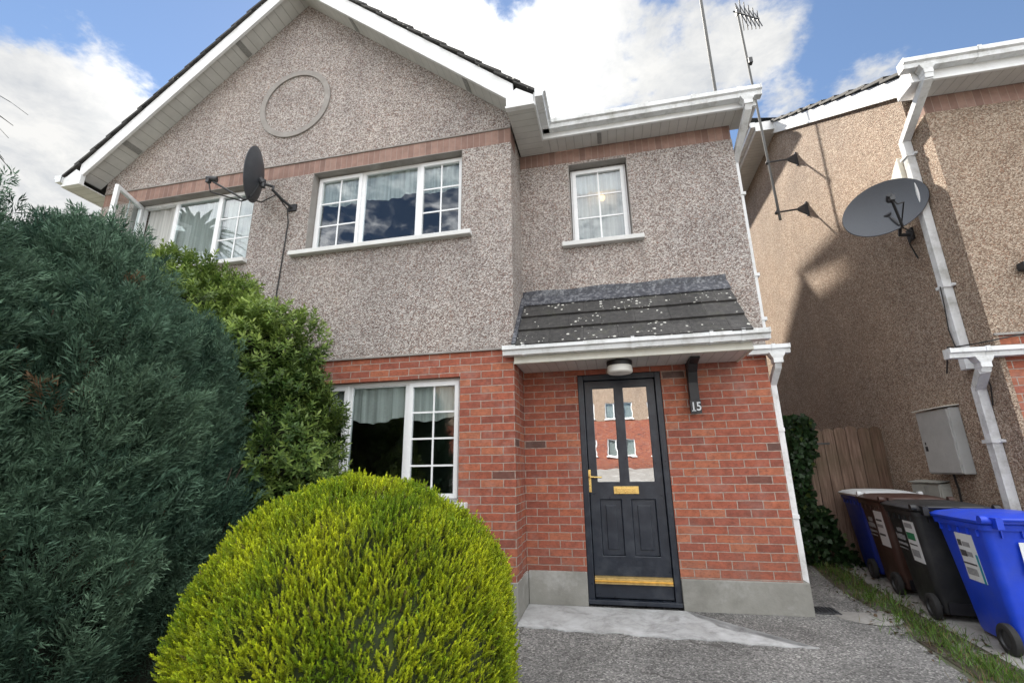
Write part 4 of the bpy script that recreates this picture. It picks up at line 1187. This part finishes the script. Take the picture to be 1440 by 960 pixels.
# --- the clipped golden dome
gd = empty('clipped_shrub', (-.372, -2.04, gz(-2)+.01)); tag(gd, 'clipped golden-green dome shrub in the foreground beside the driveway', 'shrub')
def dome_pts(n, Rr, zb, zt, zlow):
    a = rng.uniform(0, 2*np.pi, n); out = np.zeros((n, 3)); nr_ = np.zeros((n, 3))
    u = rng.uniform(0, 1, n); topfrac = .62
    top = u < topfrac
    t = rng.uniform(0, 1, n)
    r = np.where(top, np.sqrt(t), 1.0)
    zz = np.where(top, zb + (zt-zb)*np.sqrt(np.clip(1-r**2, 0, 1)), zlow + (zb-zlow)*t)
    # uniform-ish on the cap: resample by angle
    th = np.arccos(np.clip(1-t, -1, 1))
    r = np.where(top, np.sin(th), 1-.10*(1-t)**2)
    zz = np.where(top, zb + (zt-zb)*np.cos(th), zz)
    out[:, 0] = r*Rr*np.cos(a); out[:, 1] = r*Rr*np.sin(a); out[:, 2] = zz
    nr_[:, 0] = np.where(top, np.sin(th), 1)*np.cos(a); nr_[:, 1] = np.where(top, np.sin(th), 1)*np.sin(a); nr_[:, 2] = np.where(top, np.cos(th)*Rr/(zt-zb), .05)
    return out, nr_/np.linalg.norm(nr_, axis=1, keepdims=True)
def shoot_template(seed, H=.085, nl=26, L=.017, Wd=.0062):
    r = np.random.default_rng(seed); q = []; col = []
    bend = r.normal(0, .12, 2)
    for i in range(nl):
        h = H*(.12+.88*i/(nl-1)); az = i*2.4+r.uniform(-.3, .3); el = .65+.5*i/nl+r.uniform(-.2, .2)
        base = np.array([bend[0]*h*h/H, bend[1]*h*h/H, h]); d = np.array([math.cos(az)*math.cos(el), math.sin(az)*math.cos(el), math.sin(el)])
        sd = np.array([-math.sin(az), math.cos(az), 0]); k = .8 + .35*r.random()
        q += leaf_quad(base, d, sd, L*k, Wd*k)
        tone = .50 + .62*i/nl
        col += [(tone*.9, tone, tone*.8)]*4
    return np.array(q), np.array(col)
tp = [shoot_template(s_) for s_ in range(8)]
N = 33000
ps_, ns_ = dome_pts(N, .80, .56, 1.31, .0)
lf_ = lumps(10, 5.5, 3); lf2 = lumps(12, 16, 5)
disp = .024*lf_(ps_) + .015*lf2(ps_)
ps_ = ps_ + ns_*(disp[:, None] + rng.normal(0, .009, N)[:, None] - .068)
dirs = ns_*.55 + np.array([0, 0, .75]) + rng.normal(0, .21, (N, 3))
hue = np.clip(.5+.22*lf_(ps_*1.1+3)+.2*lf2(ps_*.8)+rng.normal(0, .18, N), 0, 1)[:, None]
colr = (1-hue)*np.array([.20, .29, .018]) + hue*np.array([.70, .67, .032])
colr *= rng.uniform(.70, 1.25, (N, 1))
brn = (lumps(9, 9, 77)(ps_) > 1.9) | (rng.random(N) < .012)
colr[brn] = np.array([.20, .15, .06])*rng.uniform(.6, 1.2, (int(brn.sum()), 1))
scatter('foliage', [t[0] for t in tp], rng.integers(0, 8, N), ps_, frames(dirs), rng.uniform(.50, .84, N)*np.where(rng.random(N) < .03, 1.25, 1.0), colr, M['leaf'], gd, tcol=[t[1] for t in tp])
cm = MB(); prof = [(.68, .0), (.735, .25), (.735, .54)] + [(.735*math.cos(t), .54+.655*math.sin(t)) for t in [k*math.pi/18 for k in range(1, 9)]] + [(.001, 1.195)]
cm.lathe((0,0,0), prof, 40); cm.build('shade_core', M['core_y'], gd, smooth=True)  # added dark solid, stands in for shade between the shoots
tm = MB()
for k in range(7):
    a_ = k*.9; tm.tube([(0, 0, -.03), (.12*math.cos(a_), .12*math.sin(a_), .25), (.45*math.cos(a_), .45*math.sin(a_), .7)], [.03, .022, .01], 7)
tm.build('stem', M['bark'], gd)

# --- leylandii-like conifers
def plume_template(seed, L=.30):
    r = np.random.default_rng(seed); q = []; col = []
    curve = r.normal(0, .12, 2)
    nb_ = 15
    for i in range(nb_):
        t = (i+.6)/nb_; base = np.array([curve[0]*L*t*t, curve[1]*L*t*t, L*t*.92])
        sd = 1 if i % 2 else -1
        az = r.normal(0, .35); el = .75+r.uniform(-.15, .15)
        d = np.array([sd*math.sin(el)*math.cos(az), math.sin(el)*math.sin(az), math.cos(el)])
        bl = L*(.46*(1-t)+.12)*r.uniform(.8, 1.15)
        for j in range(7):
            u = .12+.88*j/6; p = base + d*bl*u*.85 + np.array([0, 0, .10*bl*u*u])
            s2 = 1 if j % 2 else -1
            perp = unit(np.cross(d, [0, 1, 0]))*s2*.55 + np.array([0, r.normal(0, .3), 0])
            dd = unit(d*.85 + perp + np.array([0, 0, .25]) + r.normal(0, .10, 3)); side = unit(np.cross(dd, r.normal(size=3)))
            k = .050*(1-.35*u)*r.uniform(.8, 1.2)
            q += leaf_quad(p, dd, side, k, k*.17, .1)
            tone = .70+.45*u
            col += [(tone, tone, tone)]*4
    return np.array(q), np.array(col)
pt = [plume_template(50+s_) for s_ in range(7)]
def conifer(label, loc, Rx, Ry, H, n, seed, base_col, tipcol, tops=()):
    root = empty('conifer', (loc[0], loc[1], gz(loc[1]))); tag(root, label, 'conifer', 'conifers along the left boundary')
    r = np.random.default_rng(seed)
    lf1 = lumps(9, 2.6, seed); lf3 = lumps(12, 7, seed+1)
    t = r.random(n)**.85; z = H*(.02+.98*t)
    prof = np.sqrt(np.clip(1-(np.clip(t, 0, 1))**3.2, 0, 1))*(.86+.14*np.minimum(1, t/.25))
    a = r.uniform(0, 2*np.pi, n)
    rad = prof*(1-.30*r.random(n)**2.2)
    p = np.stack([Rx*rad*np.cos(a), Ry*rad*np.sin(a), z], 1)
    nrm = np.stack([np.cos(a)/Rx, np.sin(a)/Ry, .55*np.clip(t-.4, 0, 1)**1.5/Rx+.02], 1); nrm /= np.linalg.norm(nrm, axis=1, keepdims=True)
    dsp = .085*lf1(p) + .055*lf3(p)
    p = p + nrm*(dsp - .12)[:, None]
    d = nrm*.50 + np.array([0, 0, .88]) + r.normal(0, .24, (n, 3))
    hue = np.clip(.42+.28*lf1(p*1.2+5)+.18*lf3(p)+r.normal(0, .16, n), 0, 1)[:, None]
    c = (1-hue)*np.array(base_col) + hue*np.array(tipcol); c = c*r.uniform(.75, 1.25, (n, 1))
    dead = (lumps(8, 3.4, seed+9)(p) > 1.75) & (t < .62)
    c[dead] = np.array([.15, .10, .06])*r.uniform(.5, 1.3, (int(dead.sum()), 1))
    br_ = r.random(n) < .010; c[br_] = np.array([.16, .10, .055])
    fr = frames(d, r.normal(0, .8, n))
    nl_ = 150; al = r.uniform(0, 2*np.pi, nl_); rl = np.sqrt(r.random(nl_))*.62
    k_ = np.arange(nl_)
    p[k_] = np.stack([Rx*rl*np.cos(al), Ry*rl*np.sin(al), H*(1-.75*rl**2.4)**.45 - .10 + r.uniform(-.05, .12, nl_)], 1)
    d[k_] = np.stack([r.normal(0, .22, nl_), r.normal(0, .22, nl_), np.ones(nl_)], 1); fr = frames(d, r.normal(0, .8, n))
    scatter('crown', [q[0] for q in pt], r.integers(0, 7, n), p, fr, r.uniform(.65, 1.2, n), c, M['needle'], root, tcol=[q[1] for q in pt])
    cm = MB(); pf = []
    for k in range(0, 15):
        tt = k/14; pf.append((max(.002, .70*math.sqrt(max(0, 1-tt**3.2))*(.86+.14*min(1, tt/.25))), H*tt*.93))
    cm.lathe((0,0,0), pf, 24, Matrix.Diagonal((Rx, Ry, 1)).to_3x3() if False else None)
    core = cm.build('shade_core', M['core'], root, smooth=True); core.scale = (Rx, Ry, 1)  # added dark solid, stands in for shade inside the crown
    tm = MB(); tm.tube([(0,0,-.05), (.02,.01,H*.4), (0,0,H*.8)], [.09, .06, .02], 8)
    for q in range(46):
        az = r.uniform(0, 6.28); z0_ = H*r.uniform(.08, .6); L_ = r.uniform(.72, .93); rise = r.uniform(.35, .75)
        e_ = (Rx*L_*math.cos(az), Ry*L_*math.sin(az))
        tm.tube([(0, 0, z0_), (e_[0]*.55, e_[1]*.55, z0_+rise*.35), (e_[0]*.9, e_[1]*.9, z0_+rise*.75), (e_[0], e_[1], z0_+rise*1.1)], [.018, .012, .008, .004], 5)
    tm.build('trunk', M['bark'], root)
    return root
DG, TG = (.040, .088, .060), (.165, .27, .175)
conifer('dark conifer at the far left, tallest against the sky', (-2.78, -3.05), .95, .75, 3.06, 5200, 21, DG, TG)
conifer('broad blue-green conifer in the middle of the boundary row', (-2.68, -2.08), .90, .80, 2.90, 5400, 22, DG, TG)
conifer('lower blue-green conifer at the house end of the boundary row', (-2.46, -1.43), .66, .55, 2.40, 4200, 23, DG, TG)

# --- broad-leaved evergreen against the wall
def rosette_template(seed, nl=13, L=.058):
    r = np.random.default_rng(seed); q = []; col = []
    for i in range(nl):
        h = .085*i/nl; az = i*2.4+r.uniform(-.3, .3); el = -.05+1.05*i/nl+r.uniform(-.2, .2)
        d = np.array([math.cos(az)*math.cos(el), math.sin(az)*math.cos(el), math.sin(el)]); sd = np.array([-math.sin(az), math.cos(az), 0])
        k = L*r.uniform(.75, 1.15); q += leaf_quad([0, 0, h], d, sd, k, k*.36, .22)
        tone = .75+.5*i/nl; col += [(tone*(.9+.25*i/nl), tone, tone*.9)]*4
    return np.array(q), np.array(col)
rt_ = [rosette_template(80+s_) for s_ in range(6)]
la = empty('evergreen_shrub', (-2.5, -.72, gz(-.7))); tag(la, 'glossy mid-green evergreen shrub against the house between conifers and lower window', 'shrub')
clumps = [((.42, .02, 1.55), (.62, .46, .80), 2300), ((.05, -.02, 2.15), (.72, .48, .72), 2300), ((-.55, -.05, 2.62), (.62, .44, .66), 1800), ((-1.0, -.08, 2.92), (.50, .40, .68), 1200), ((.30, .05, .80), (.60, .42, .75), 900)]
P_, D_ = [], []
for ci, (c0, rr, n) in enumerate(clumps):
    v = rng.normal(size=(n, 3)); v /= np.linalg.norm(v, axis=1, keepdims=True)
    l1 = lumps(9, 4, 60+ci)
    k = 1.02 - .45*rng.random(n)**1.6
    p = v*np.array(rr)*(k + .15*l1(v*1.0))[:, None] + np.array(c0)
    P_.append(p); D_.append(v*.7+np.array([0, 0, .6])+rng.normal(0, .3, (n, 3)))
# loose leading shoots
for k in range(130):
    x_ = rng.uniform(-1.3, .3); base = np.array([x_, rng.uniform(-.2, .1), 2.75 - .62*max(0, x_+.35) + (.25 if x_ < -.4 else 0)])
    top = base + np.array([rng.normal(0, .08), rng.normal(0, .06), rng.uniform(.12, .42)])
    for t in np.linspace(0, 1, 5): P_.append((base*(1-t)+top*t)[None]); D_.append(np.array([[rng.normal(0, .3), rng.normal(0, .3), 1.0]]))
P_ = np.concatenate(P_); D_ = np.concatenate(D_); keep = P_[:, 1] < .62; P_, D_ = P_[keep], D_[keep]; n = len(P_)
h_ = np.clip(.45+.3*lumps(9, 3, 9)(P_)+rng.normal(0, .18, n), 0, 1)[:, None]
c_ = (1-h_)*np.array([.050, .105, .026]) + h_*np.array([.235, .345, .085]); c_ *= rng.uniform(.75, 1.2, (n, 1))
scatter('foliage', [q[0] for q in rt_], rng.integers(0, 6, n), P_, frames(D_), rng.uniform(.75, 1.2, n), c_, M['leaf'], la, tcol=[q[1] for q in rt_])
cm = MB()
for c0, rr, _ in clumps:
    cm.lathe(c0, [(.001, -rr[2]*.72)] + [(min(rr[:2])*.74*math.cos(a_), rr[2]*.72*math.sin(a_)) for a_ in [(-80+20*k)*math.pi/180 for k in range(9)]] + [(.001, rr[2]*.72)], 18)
cm.build('shade_core', M['core'], la, smooth=True)  # added dark solids, stand in for shade behind the leaves
tm = MB()
for k in range(9): tm.tube([(rng.uniform(-.2, .2), 0, -.05), (rng.uniform(-.4, .4), 0, .9), (rng.uniform(-1.1, .5), rng.uniform(-.2, .2), 2.3)], [.035, .025, .01], 7)
tm.build('branch', M['bark'], la)

# --- ivy at the passage
iv = empty('ivy', (3.21, 2.58, gz(2.6))); tag(iv, 'dark green ivy climbing the fence beside the house corner', 'ivy')
def ivy_leaf(seed):
    r = np.random.default_rng(seed); q = []
    for az in (-.9, 0, .9):
        d = np.array([math.sin(az), -.15, -math.cos(az)]); sd = np.array([math.cos(az), 0, math.sin(az)]); k = .055 if az == 0 else .042
        q += leaf_quad([0, 0, 0], d, sd, k, k*.75, .15)
    return np.array(q)
it = [ivy_leaf(s_) for s_ in range(3)]
n = 3600
zz = rng.random(n)**.8*1.85; lim = .22 + .09*np.sin(zz*5)+.08*(zz < .7)+.28*np.clip(.35-zz, 0, 1)*3
p = np.stack([rng.uniform(-.35, 1, n)*lim, rng.normal(0, .07, n)-.05-.10*np.clip(.5-zz, 0, 1), zz], 1)
d = np.stack([rng.normal(0, .35, n), rng.normal(0, .25, n), 1+0*zz], 1)
fr = frames(d, rng.normal(np.pi*0, .5, n))
c_ = np.array([.020, .048, .016])*rng.uniform(.5, 1.8, (n, 1)); yl = rng.random(n) < .06; c_[yl] = np.array([.07, .11, .025])
xax = np.array([1.0, 0, 0]); fr = np.zeros((n, 3, 3))
yaw = rng.normal(0, .7, n); pit = rng.normal(.3, .35, n); rol = rng.normal(0, .6, n)
cy, sy, cp, sp_, cr, sr = np.cos(yaw), np.sin(yaw), np.cos(pit), np.sin(pit), np.cos(rol), np.sin(rol)
Rz = np.zeros((n,3,3)); Rz[:,0,0]=cy; Rz[:,0,1]=-sy; Rz[:,1,0]=sy; Rz[:,1,1]=cy; Rz[:,2,2]=1
Rx_ = np.zeros((n,3,3)); Rx_[:,0,0]=1; Rx_[:,1,1]=cp; Rx_[:,1,2]=-sp_; Rx_[:,2,1]=sp_; Rx_[:,2,2]=cp
Ry_ = np.zeros((n,3,3)); Ry_[:,1,1]=1; Ry_[:,0,0]=cr; Ry_[:,0,2]=sr; Ry_[:,2,0]=-sr; Ry_[:,2,2]=cr
scatter('leaves', it, rng.integers(0, 3, n), p, Rz@Rx_@Ry_, rng.uniform(.7, 1.3, n), c_, M['leaf'], iv)
tm = MB()
for k in range(5): tm.tube([(.05*k, -.02, 0), (.04*k+.03, -.02, .9), (.06*k-.05, -.02, 1.7)], [.015, .012, .006], 6)
tm.build('stem', M['bark'], iv)

# --- grass and litter strip along the passage
def blades(name, n, fx, mat_col, Hm, kind_label):
    T = [np.array(leaf_quad([0,0,0], unit([.25*s_, .1, 1]), [0, 1, 0], 1.0, .055, .0)) for s_ in (-1, 0, 1, 2)]
    pos = fx(n); d = np.stack([rng.normal(0, .45, n), rng.normal(0, .45, n), np.ones(n)], 1)
    c = np.array(mat_col)*rng.uniform(.6, 1.5, (n, 1)); dry = rng.random(n) < .12; c[dry] = np.array([.20, .17, .07])
    o = scatter(name, T, rng.integers(0, 4, n), pos, frames(d), rng.uniform(.5, 1.3, n)*Hm, c, M['leaf'], None)
    tag(o, kind_label, 'grass', kind='stuff'); return o
def strip(n):
    y = -4.5 + 7.2*rng.random(n); cx_ = 3.20+.14*np.clip(y, 0, 3)/2.6; wd = .10*(1+.25*np.sin(y*7)+.2*np.sin(y*17))
    dens = .5+.5*np.sin(y*5.3+1)*np.sin(y*2.1)
    x = cx_ + rng.normal(0, 1, n)*wd
    k = rng.random(n) < np.clip(.45+.7*dens, 0, 1)*np.where(y > 1.2, .55, 1)
    x, y = x[k], y[k]
    return np.stack([x, y, np.array([gz(v) for v in y])+.004], 1)
pos0 = strip(9000)
blades('grass_strip', len(pos0), lambda n: pos0, (.085, .165, .022), .085, 'thin strip of weedy grass between driveway and bin path')
sb = sheet('soil_strip', [(3.02, -9), (3.40, -9), (3.44, .8), (3.60, 2.69), (3.18, 2.69), (3.05, .8)], M['soil'], .005)
n = 900
y = rng.uniform(-1.5, 2.65, n); x = 3.25+.14*np.clip(y, 0, 3)/2.6+rng.normal(0, .16, n)
pl_ = np.stack([x, y, np.array([gz(v) for v in y])+.016], 1)
T = [np.array(leaf_quad([-.02,0,0], [1,0,0], [0,1,0], .04, .024, .3)), np.array(leaf_quad([-.015,0,0], [1,0,0], [0,1,0], .03, .012, .5))]
d = np.stack([rng.normal(0, .3, n), rng.normal(0, .3, n), np.ones(n)], 1)
c_ = np.array([.10, .065, .035])*rng.uniform(.4, 1.8, (n, 1)); gr = rng.random(n) < .4; c_[gr] = np.array([.05, .085, .02])
lo_ = scatter('leaf_litter', T, rng.integers(0, 2, n), pl_, frames(d), rng.uniform(.6, 1.3, n), c_, M['leaf'], None)
tag(lo_, 'scattered dead leaves along the foot of the passage', 'leaf litter', kind='stuff')

# --- strappy tree whose leaf tips reach in at the far left
co = empty('cordyline_tree', (-6.55, -1.75, gz(-1.75))); tag(co, 'strappy cordyline tree with dark leaf tips reaching in at the left edge', 'tree')
tm = MB(); tm.tube([(0,0,-.05), (.05,0,2.0), (.0,0,5.72)], [.14, .12, .09], 10); tm.build('trunk', M['bark'], co)
lm_ = MB()
for k in range(60):
    az = rng.uniform(0, 2*math.pi); el = rng.uniform(-.5, 1.2); Ll = rng.uniform(.75, 1.05)
    if k == 0: az, el, Ll = .155, .05, 1.64
    if k == 1: az, el, Ll = .24, -.16, 1.36
    p0_ = np.array([0, 0, 5.66]); dirv = np.array([math.cos(az)*math.cos(el), math.sin(az)*math.cos(el), math.sin(el)]); sd = np.array([-math.sin(az), math.cos(az), 0])
    prev = None
    for j in range(8):
        t = j/7; c0 = p0_+dirv*Ll*t+np.array([0, 0, -.42*Ll*t*t]); wd = .060*(1-t**1.8)+.004
        cur = (c0-sd*wd, c0+np.array([0,0,-.006]), c0+sd*wd)
        if prev: lm_.quad(prev[0], prev[1], cur[1], cur[0]); lm_.quad(prev[1], prev[2], cur[2], cur[1])
        prev = cur
lm_.build('crown', mat_simple('cordyline_leaf', (.022, .026, .024), .5, .2, 6), co)

# ------------------------------------------------------------------ houses across the road (seen in the door and window glass)
def opposite(x, label):
    r = empty('opposite_house', (x, -30.5, 1.15)); tag(r, label, 'house', 'houses across the road')
    m = MB(); ho = [(-4.6, -2.4, 3.7, 4.85), (-1.6, .4, 3.7, 4.85), (1.6, 3.9, 3.7, 4.85)]; hl = [(-4.6, -2.4, .95, 2.15), (-1.6, .4, .95, 2.15), (1.6, 3.9, .95, 2.15)]
    m.panel('y', -5.5, 5.5, 3.55, 6.4, 0, -.26, ho); m.prism([(-5.5, 6.4), (5.5, 6.4), (0, 9.8)], 'y', 0, -.26); m.panel('x', -8, -.262, 0, 6.4, 5.5, 5.24); m.panel('x', -8, -.262, 0, 6.4, -5.5, -5.24); m.panel('y', -5.5, 5.5, 0, 6.4, -8.002, -8.2)
    m.build('wall', M['pebble_sunwarm'], r)
    m = MB(); m.panel('y', -5.5, 5.5, 0, 3.55, -.01, -.26, hl); m.build('brick_wall', M['brick'], r)
    m = MB(); tiled_slope(m, (6.0, .35, 6.2), (6.0, -8.4, 6.2), (-1, 0, .62), 14, 6.0*1.177); tiled_slope(m, (-6.0, .35, 6.2), (-6.0, -8.4, 6.2), (1, 0, .62), 14, 6.0*1.177); m.build('roof', M['tile'], r)
    m = MB()
    for sg_ in (1, -1): m.prism([(0, 9.70), (sg_*6.0, 6.0), (sg_*6.0, 6.2), (0, 9.92)], 'y', .30, .33)
    m.build('bargeboard', M['white'], r)
    for (a_, b_, c_, d_) in ho + hl:
        m = MB(); bar_frame(m, a_, b_, c_, d_, .07, -.12, -.06)
        for q in (1/3, 2/3): xx = a_+(b_-a_)*q; m.box(xx-.04, xx+.04, -.119, -.061, c_+.07, d_-.07)
        wo = m.build('window', M['white_clean'], r)
        m = MB(); m.box(a_+.05, b_-.05, -.10, -.095, c_+.05, d_-.05); m.build('pane', M['glass'], wo)
        m = MB(); m.box(a_-.08, b_+.08, -.08, .07, c_-.10, c_-.001); m.build('sill', M['white_clean'], wo)
        m = MB(); m.quad((a_+.05, -.2, c_+.05), (b_-.05, -.2, c_+.05), (b_-.05, -.2, d_-.05), (a_+.05, -.2, d_-.05)); m.build('net_curtain', M['net'], wo)
    return r
opposite(2.0, 'sunlit gabled house facing across the road, mirrored in the door panes')
opposite(-13.0, 'sunlit gabled house across the road, further left than the mirrored one')

# ------------------------------------------------------------------ sky, sun
wd = bpy.data.worlds.new('World'); scene.world = wd; wd.use_nodes = True
nt = wd.node_tree; nt.nodes.clear()
def nn_(t, **kw):
    x = nt.nodes.new('ShaderNode'+t)
    for k, v in kw.items(): setattr(x, k, v)
    return x
out = nn_('OutputWorld'); bg = nn_('Background'); nt.links.new(bg.outputs[0], out.inputs[0]); bg.inputs[1].default_value = .063
sky = nn_('TexSky', sky_type='NISHITA', sun_disc=False)
sky.sun_elevation = math.asin(SUN.z); sky.sun_rotation = math.atan2(SUN.x, SUN.y); sky.air_density = 1.0; sky.dust_density = .05; sky.ozone_density = 1.6
tc = nn_('TexCoord')
def vmath(op, a, b=None):
    x = nn_('VectorMath', operation=op)
    for i, v in enumerate((a, b)):
        if v is None: continue
        if isinstance(v, bpy.types.NodeSocket): nt.links.new(v, x.inputs[i])
        else: x.inputs[i].default_value = v
    return x
def fmath(op, a, b=0.0, clamp=False):
    x = nn_('Math', operation=op, use_clamp=clamp)
    for i, v in enumerate((a, b)):
        if isinstance(v, bpy.types.NodeSocket): nt.links.new(v, x.inputs[i])
        else: x.inputs[i].default_value = v
    return x.outputs[0]
dvec = vmath('NORMALIZE', tc.outputs['Generated']).outputs[0]
sp = nn_('SeparateXYZ'); nt.links.new(dvec, sp.inputs[0])
zc_ = fmath('MAXIMUM', fmath('ADD', sp.outputs[2], .12), .06)
cmb = nn_('CombineXYZ'); nt.links.new(fmath('DIVIDE', sp.outputs[0], zc_), cmb.inputs[0]); nt.links.new(fmath('DIVIDE', sp.outputs[1], zc_), cmb.inputs[1])
def noise(scale, detail, rough, vec, dist=0.0):
    x = nn_('TexNoise'); nt.links.new(vec, x.inputs['Vector']); x.inputs['Scale'].default_value = scale; x.inputs['Detail'].default_value = detail; x.inputs['Roughness'].default_value = rough; x.inputs['Distortion'].default_value = dist
    return x.outputs['Fac']
n1 = noise(2.6, 9, .62, cmb.outputs[0], .35); n2 = noise(9.0, 7, .62, cmb.outputs[0], .2)
n3 = noise(24.0, 5, .6, cmb.outputs[0], .3)
dens = fmath('ADD', fmath('ADD', fmath('MULTIPLY', n1, .95), fmath('MULTIPLY', n2, .85)), fmath('ADD', fmath('MULTIPLY', n3, .34), -.575))
# cloud banks (direction, angular size in degrees, weight)
banks = [((-.274,.594,.756), 10, .34), ((-.177,.669,.722), 9, .34), ((-.031,.676,.736), 9, .30), ((.093,.693,.715), 9, .25), ((.188,.699,.69), 8, .25), ((.286,.697,.657), 7, .24), ((-.081,.735,.673), 8, .34), ((-.302,.536,.788), 9, .25),
         ((-.747,.37,.552), 9, .22), ((-.795,.39,.465), 9, .27), ((-.747,.46,.48), 8, .27), ((-.792,.436,.427), 9, .32), ((-.722,.495,.482), 7, .24), ((.456,.666,.59), 3.6, .27), ((.423,.691,.586), 3.4, .26),
         ((-.60,.47,.645), 8, -.40), ((-.592,.536,.602), 6, -.30), ((-.121,.604,.787), 3.5, -.30), ((-.19,.55,.81), 4, -.25), ((.394,.655,.64), 5, -.35), ((.511,.622,.593), 8, -.35), ((.62,.60,.50), 9, -.30), ((.07,.672,.738), 2.5, -.10), ((-.70,.32,.635), 6, -.2),
         ((0, -.8, .6), 65, .26), ((.6, -.5, .5), 50, .22), ((0, -.1, 1), 42, .30), ((-.8, -.4, .3), 40, .14), ((-.40, -.75, .52), 17, -.20)]  # unseen banks behind and overhead, added to light the front; last opens a gap
acc = dens
for d_, deg, wt in banks:
    dv = Vector(d_).normalized()
    dt = vmath('DOT_PRODUCT', dvec, tuple(dv)).outputs['Value']
    mr = nn_('MapRange', interpolation_type='SMOOTHSTEP'); nt.links.new(dt, mr.inputs[0]); mr.inputs[1].default_value = math.cos(R_(deg)); mr.inputs[2].default_value = 1.0; mr.inputs[3].default_value = 0; mr.inputs[4].default_value = wt
    acc = fmath('ADD', acc, mr.outputs[0])
mr = nn_('MapRange', interpolation_type='SMOOTHSTEP'); nt.links.new(acc, mr.inputs[0]); mr.inputs[1].default_value = .50; mr.inputs[2].default_value = .86
mask = mr.outputs[0]
sd_ = vmath('DOT_PRODUCT', dvec, tuple(SUN)).outputs['Value']
mg = nn_('MapRange', interpolation_type='SMOOTHSTEP'); nt.links.new(sd_, mg.inputs[0]); mg.inputs[1].default_value = .87; mg.inputs[2].default_value = 1.0; mg.inputs[3].default_value = 0; mg.inputs[4].default_value = 1.0
cv = nn_('ValToRGB'); nt.links.new(noise(6.5, 8, .65, cmb.outputs[0], .3), cv.inputs[0])
CL = 5.7; REAR = 3.7
cv.color_ramp.elements[0].position = .32; cv.color_ramp.elements[0].color = (CL*.70, CL*.725, CL*.76, 1); cv.color_ramp.elements[1].position = .62; cv.color_ramp.elements[1].color = (CL, CL*.995, CL*.975, 1)
gl = nn_('Mix', data_type='RGBA', blend_type='ADD'); gl.inputs[0].default_value = 1.0; nt.links.new(cv.outputs[0], gl.inputs[6])
gm = nn_('Mix', data_type='RGBA'); nt.links.new(mg.outputs[0], gm.inputs[0]); gm.inputs[6].default_value = (0,0,0,1); gm.inputs[7].default_value = (5.0,4.8,4.4,1); nt.links.new(gm.outputs[2], gl.inputs[7])
mxs = nn_('Mix', data_type='RGBA'); nt.links.new(mask, mxs.inputs[0]); nt.links.new(sky.outputs[0], mxs.inputs[6])
rd = vmath('DOT_PRODUCT', dvec, tuple(Vector((0, -.75, .66)).normalized())).outputs['Value']
mrr = nn_('MapRange', interpolation_type='SMOOTHSTEP'); nt.links.new(rd, mrr.inputs[0]); mrr.inputs[1].default_value = .12; mrr.inputs[2].default_value = .6; mrr.inputs[3].default_value = 1.0; mrr.inputs[4].default_value = REAR
rsc = vmath('SCALE', gl.outputs[2]); nt.links.new(mrr.outputs[0], rsc.inputs['Scale'])      # clouds behind the camera boosted as added fill for the shaded front
nt.links.new(rsc.outputs[0], mxs.inputs[7])
nt.links.new(mxs.outputs[2], bg.inputs[0])

sl_ = bpy.data.lights.new('sun', 'SUN'); sl_.energy = 4.5; sl_.angle = R_(2.0); sl_.color = (1, .93, .82)
so_ = bpy.data.objects.new('sun', sl_); COL.objects.link(so_); so_.rotation_euler = SUN.to_track_quat('Z', 'Y').to_euler(); so_.location = (-8, 12, 18)

# ------------------------------------------------------------------ camera
cd = bpy.data.cameras.new('camera'); cam = bpy.data.objects.new('camera', cd); COL.objects.link(cam)
r_ = Vector((.97697, .21299, -.01333)).normalized(); f_ = Vector((-.20172, .94211, .26785)).normalized()
u_ = r_.cross(f_).normalized()
mm = Matrix((( r_.x, u_.x, -f_.x, .92696), (r_.y, u_.y, -f_.y, -4.40016), (r_.z, u_.z, -f_.z, 1.20530), (0, 0, 0, 1)))
cam.matrix_world = mm
cd.sensor_width = 36; cd.lens = 648.08/1440*36; cd.clip_start = .05; cd.clip_end = 1000
scene.camera = cam
scene.render.engine = 'CYCLES'
scene.cycles.max_bounces = 8; scene.cycles.transparent_max_bounces = 16
vs_ = scene.view_settings; vs_.view_transform = 'Standard'; vs_.look = 'None'; vs_.exposure = 1.42; vs_.gamma = 1.0; vs_.use_curve_mapping = False
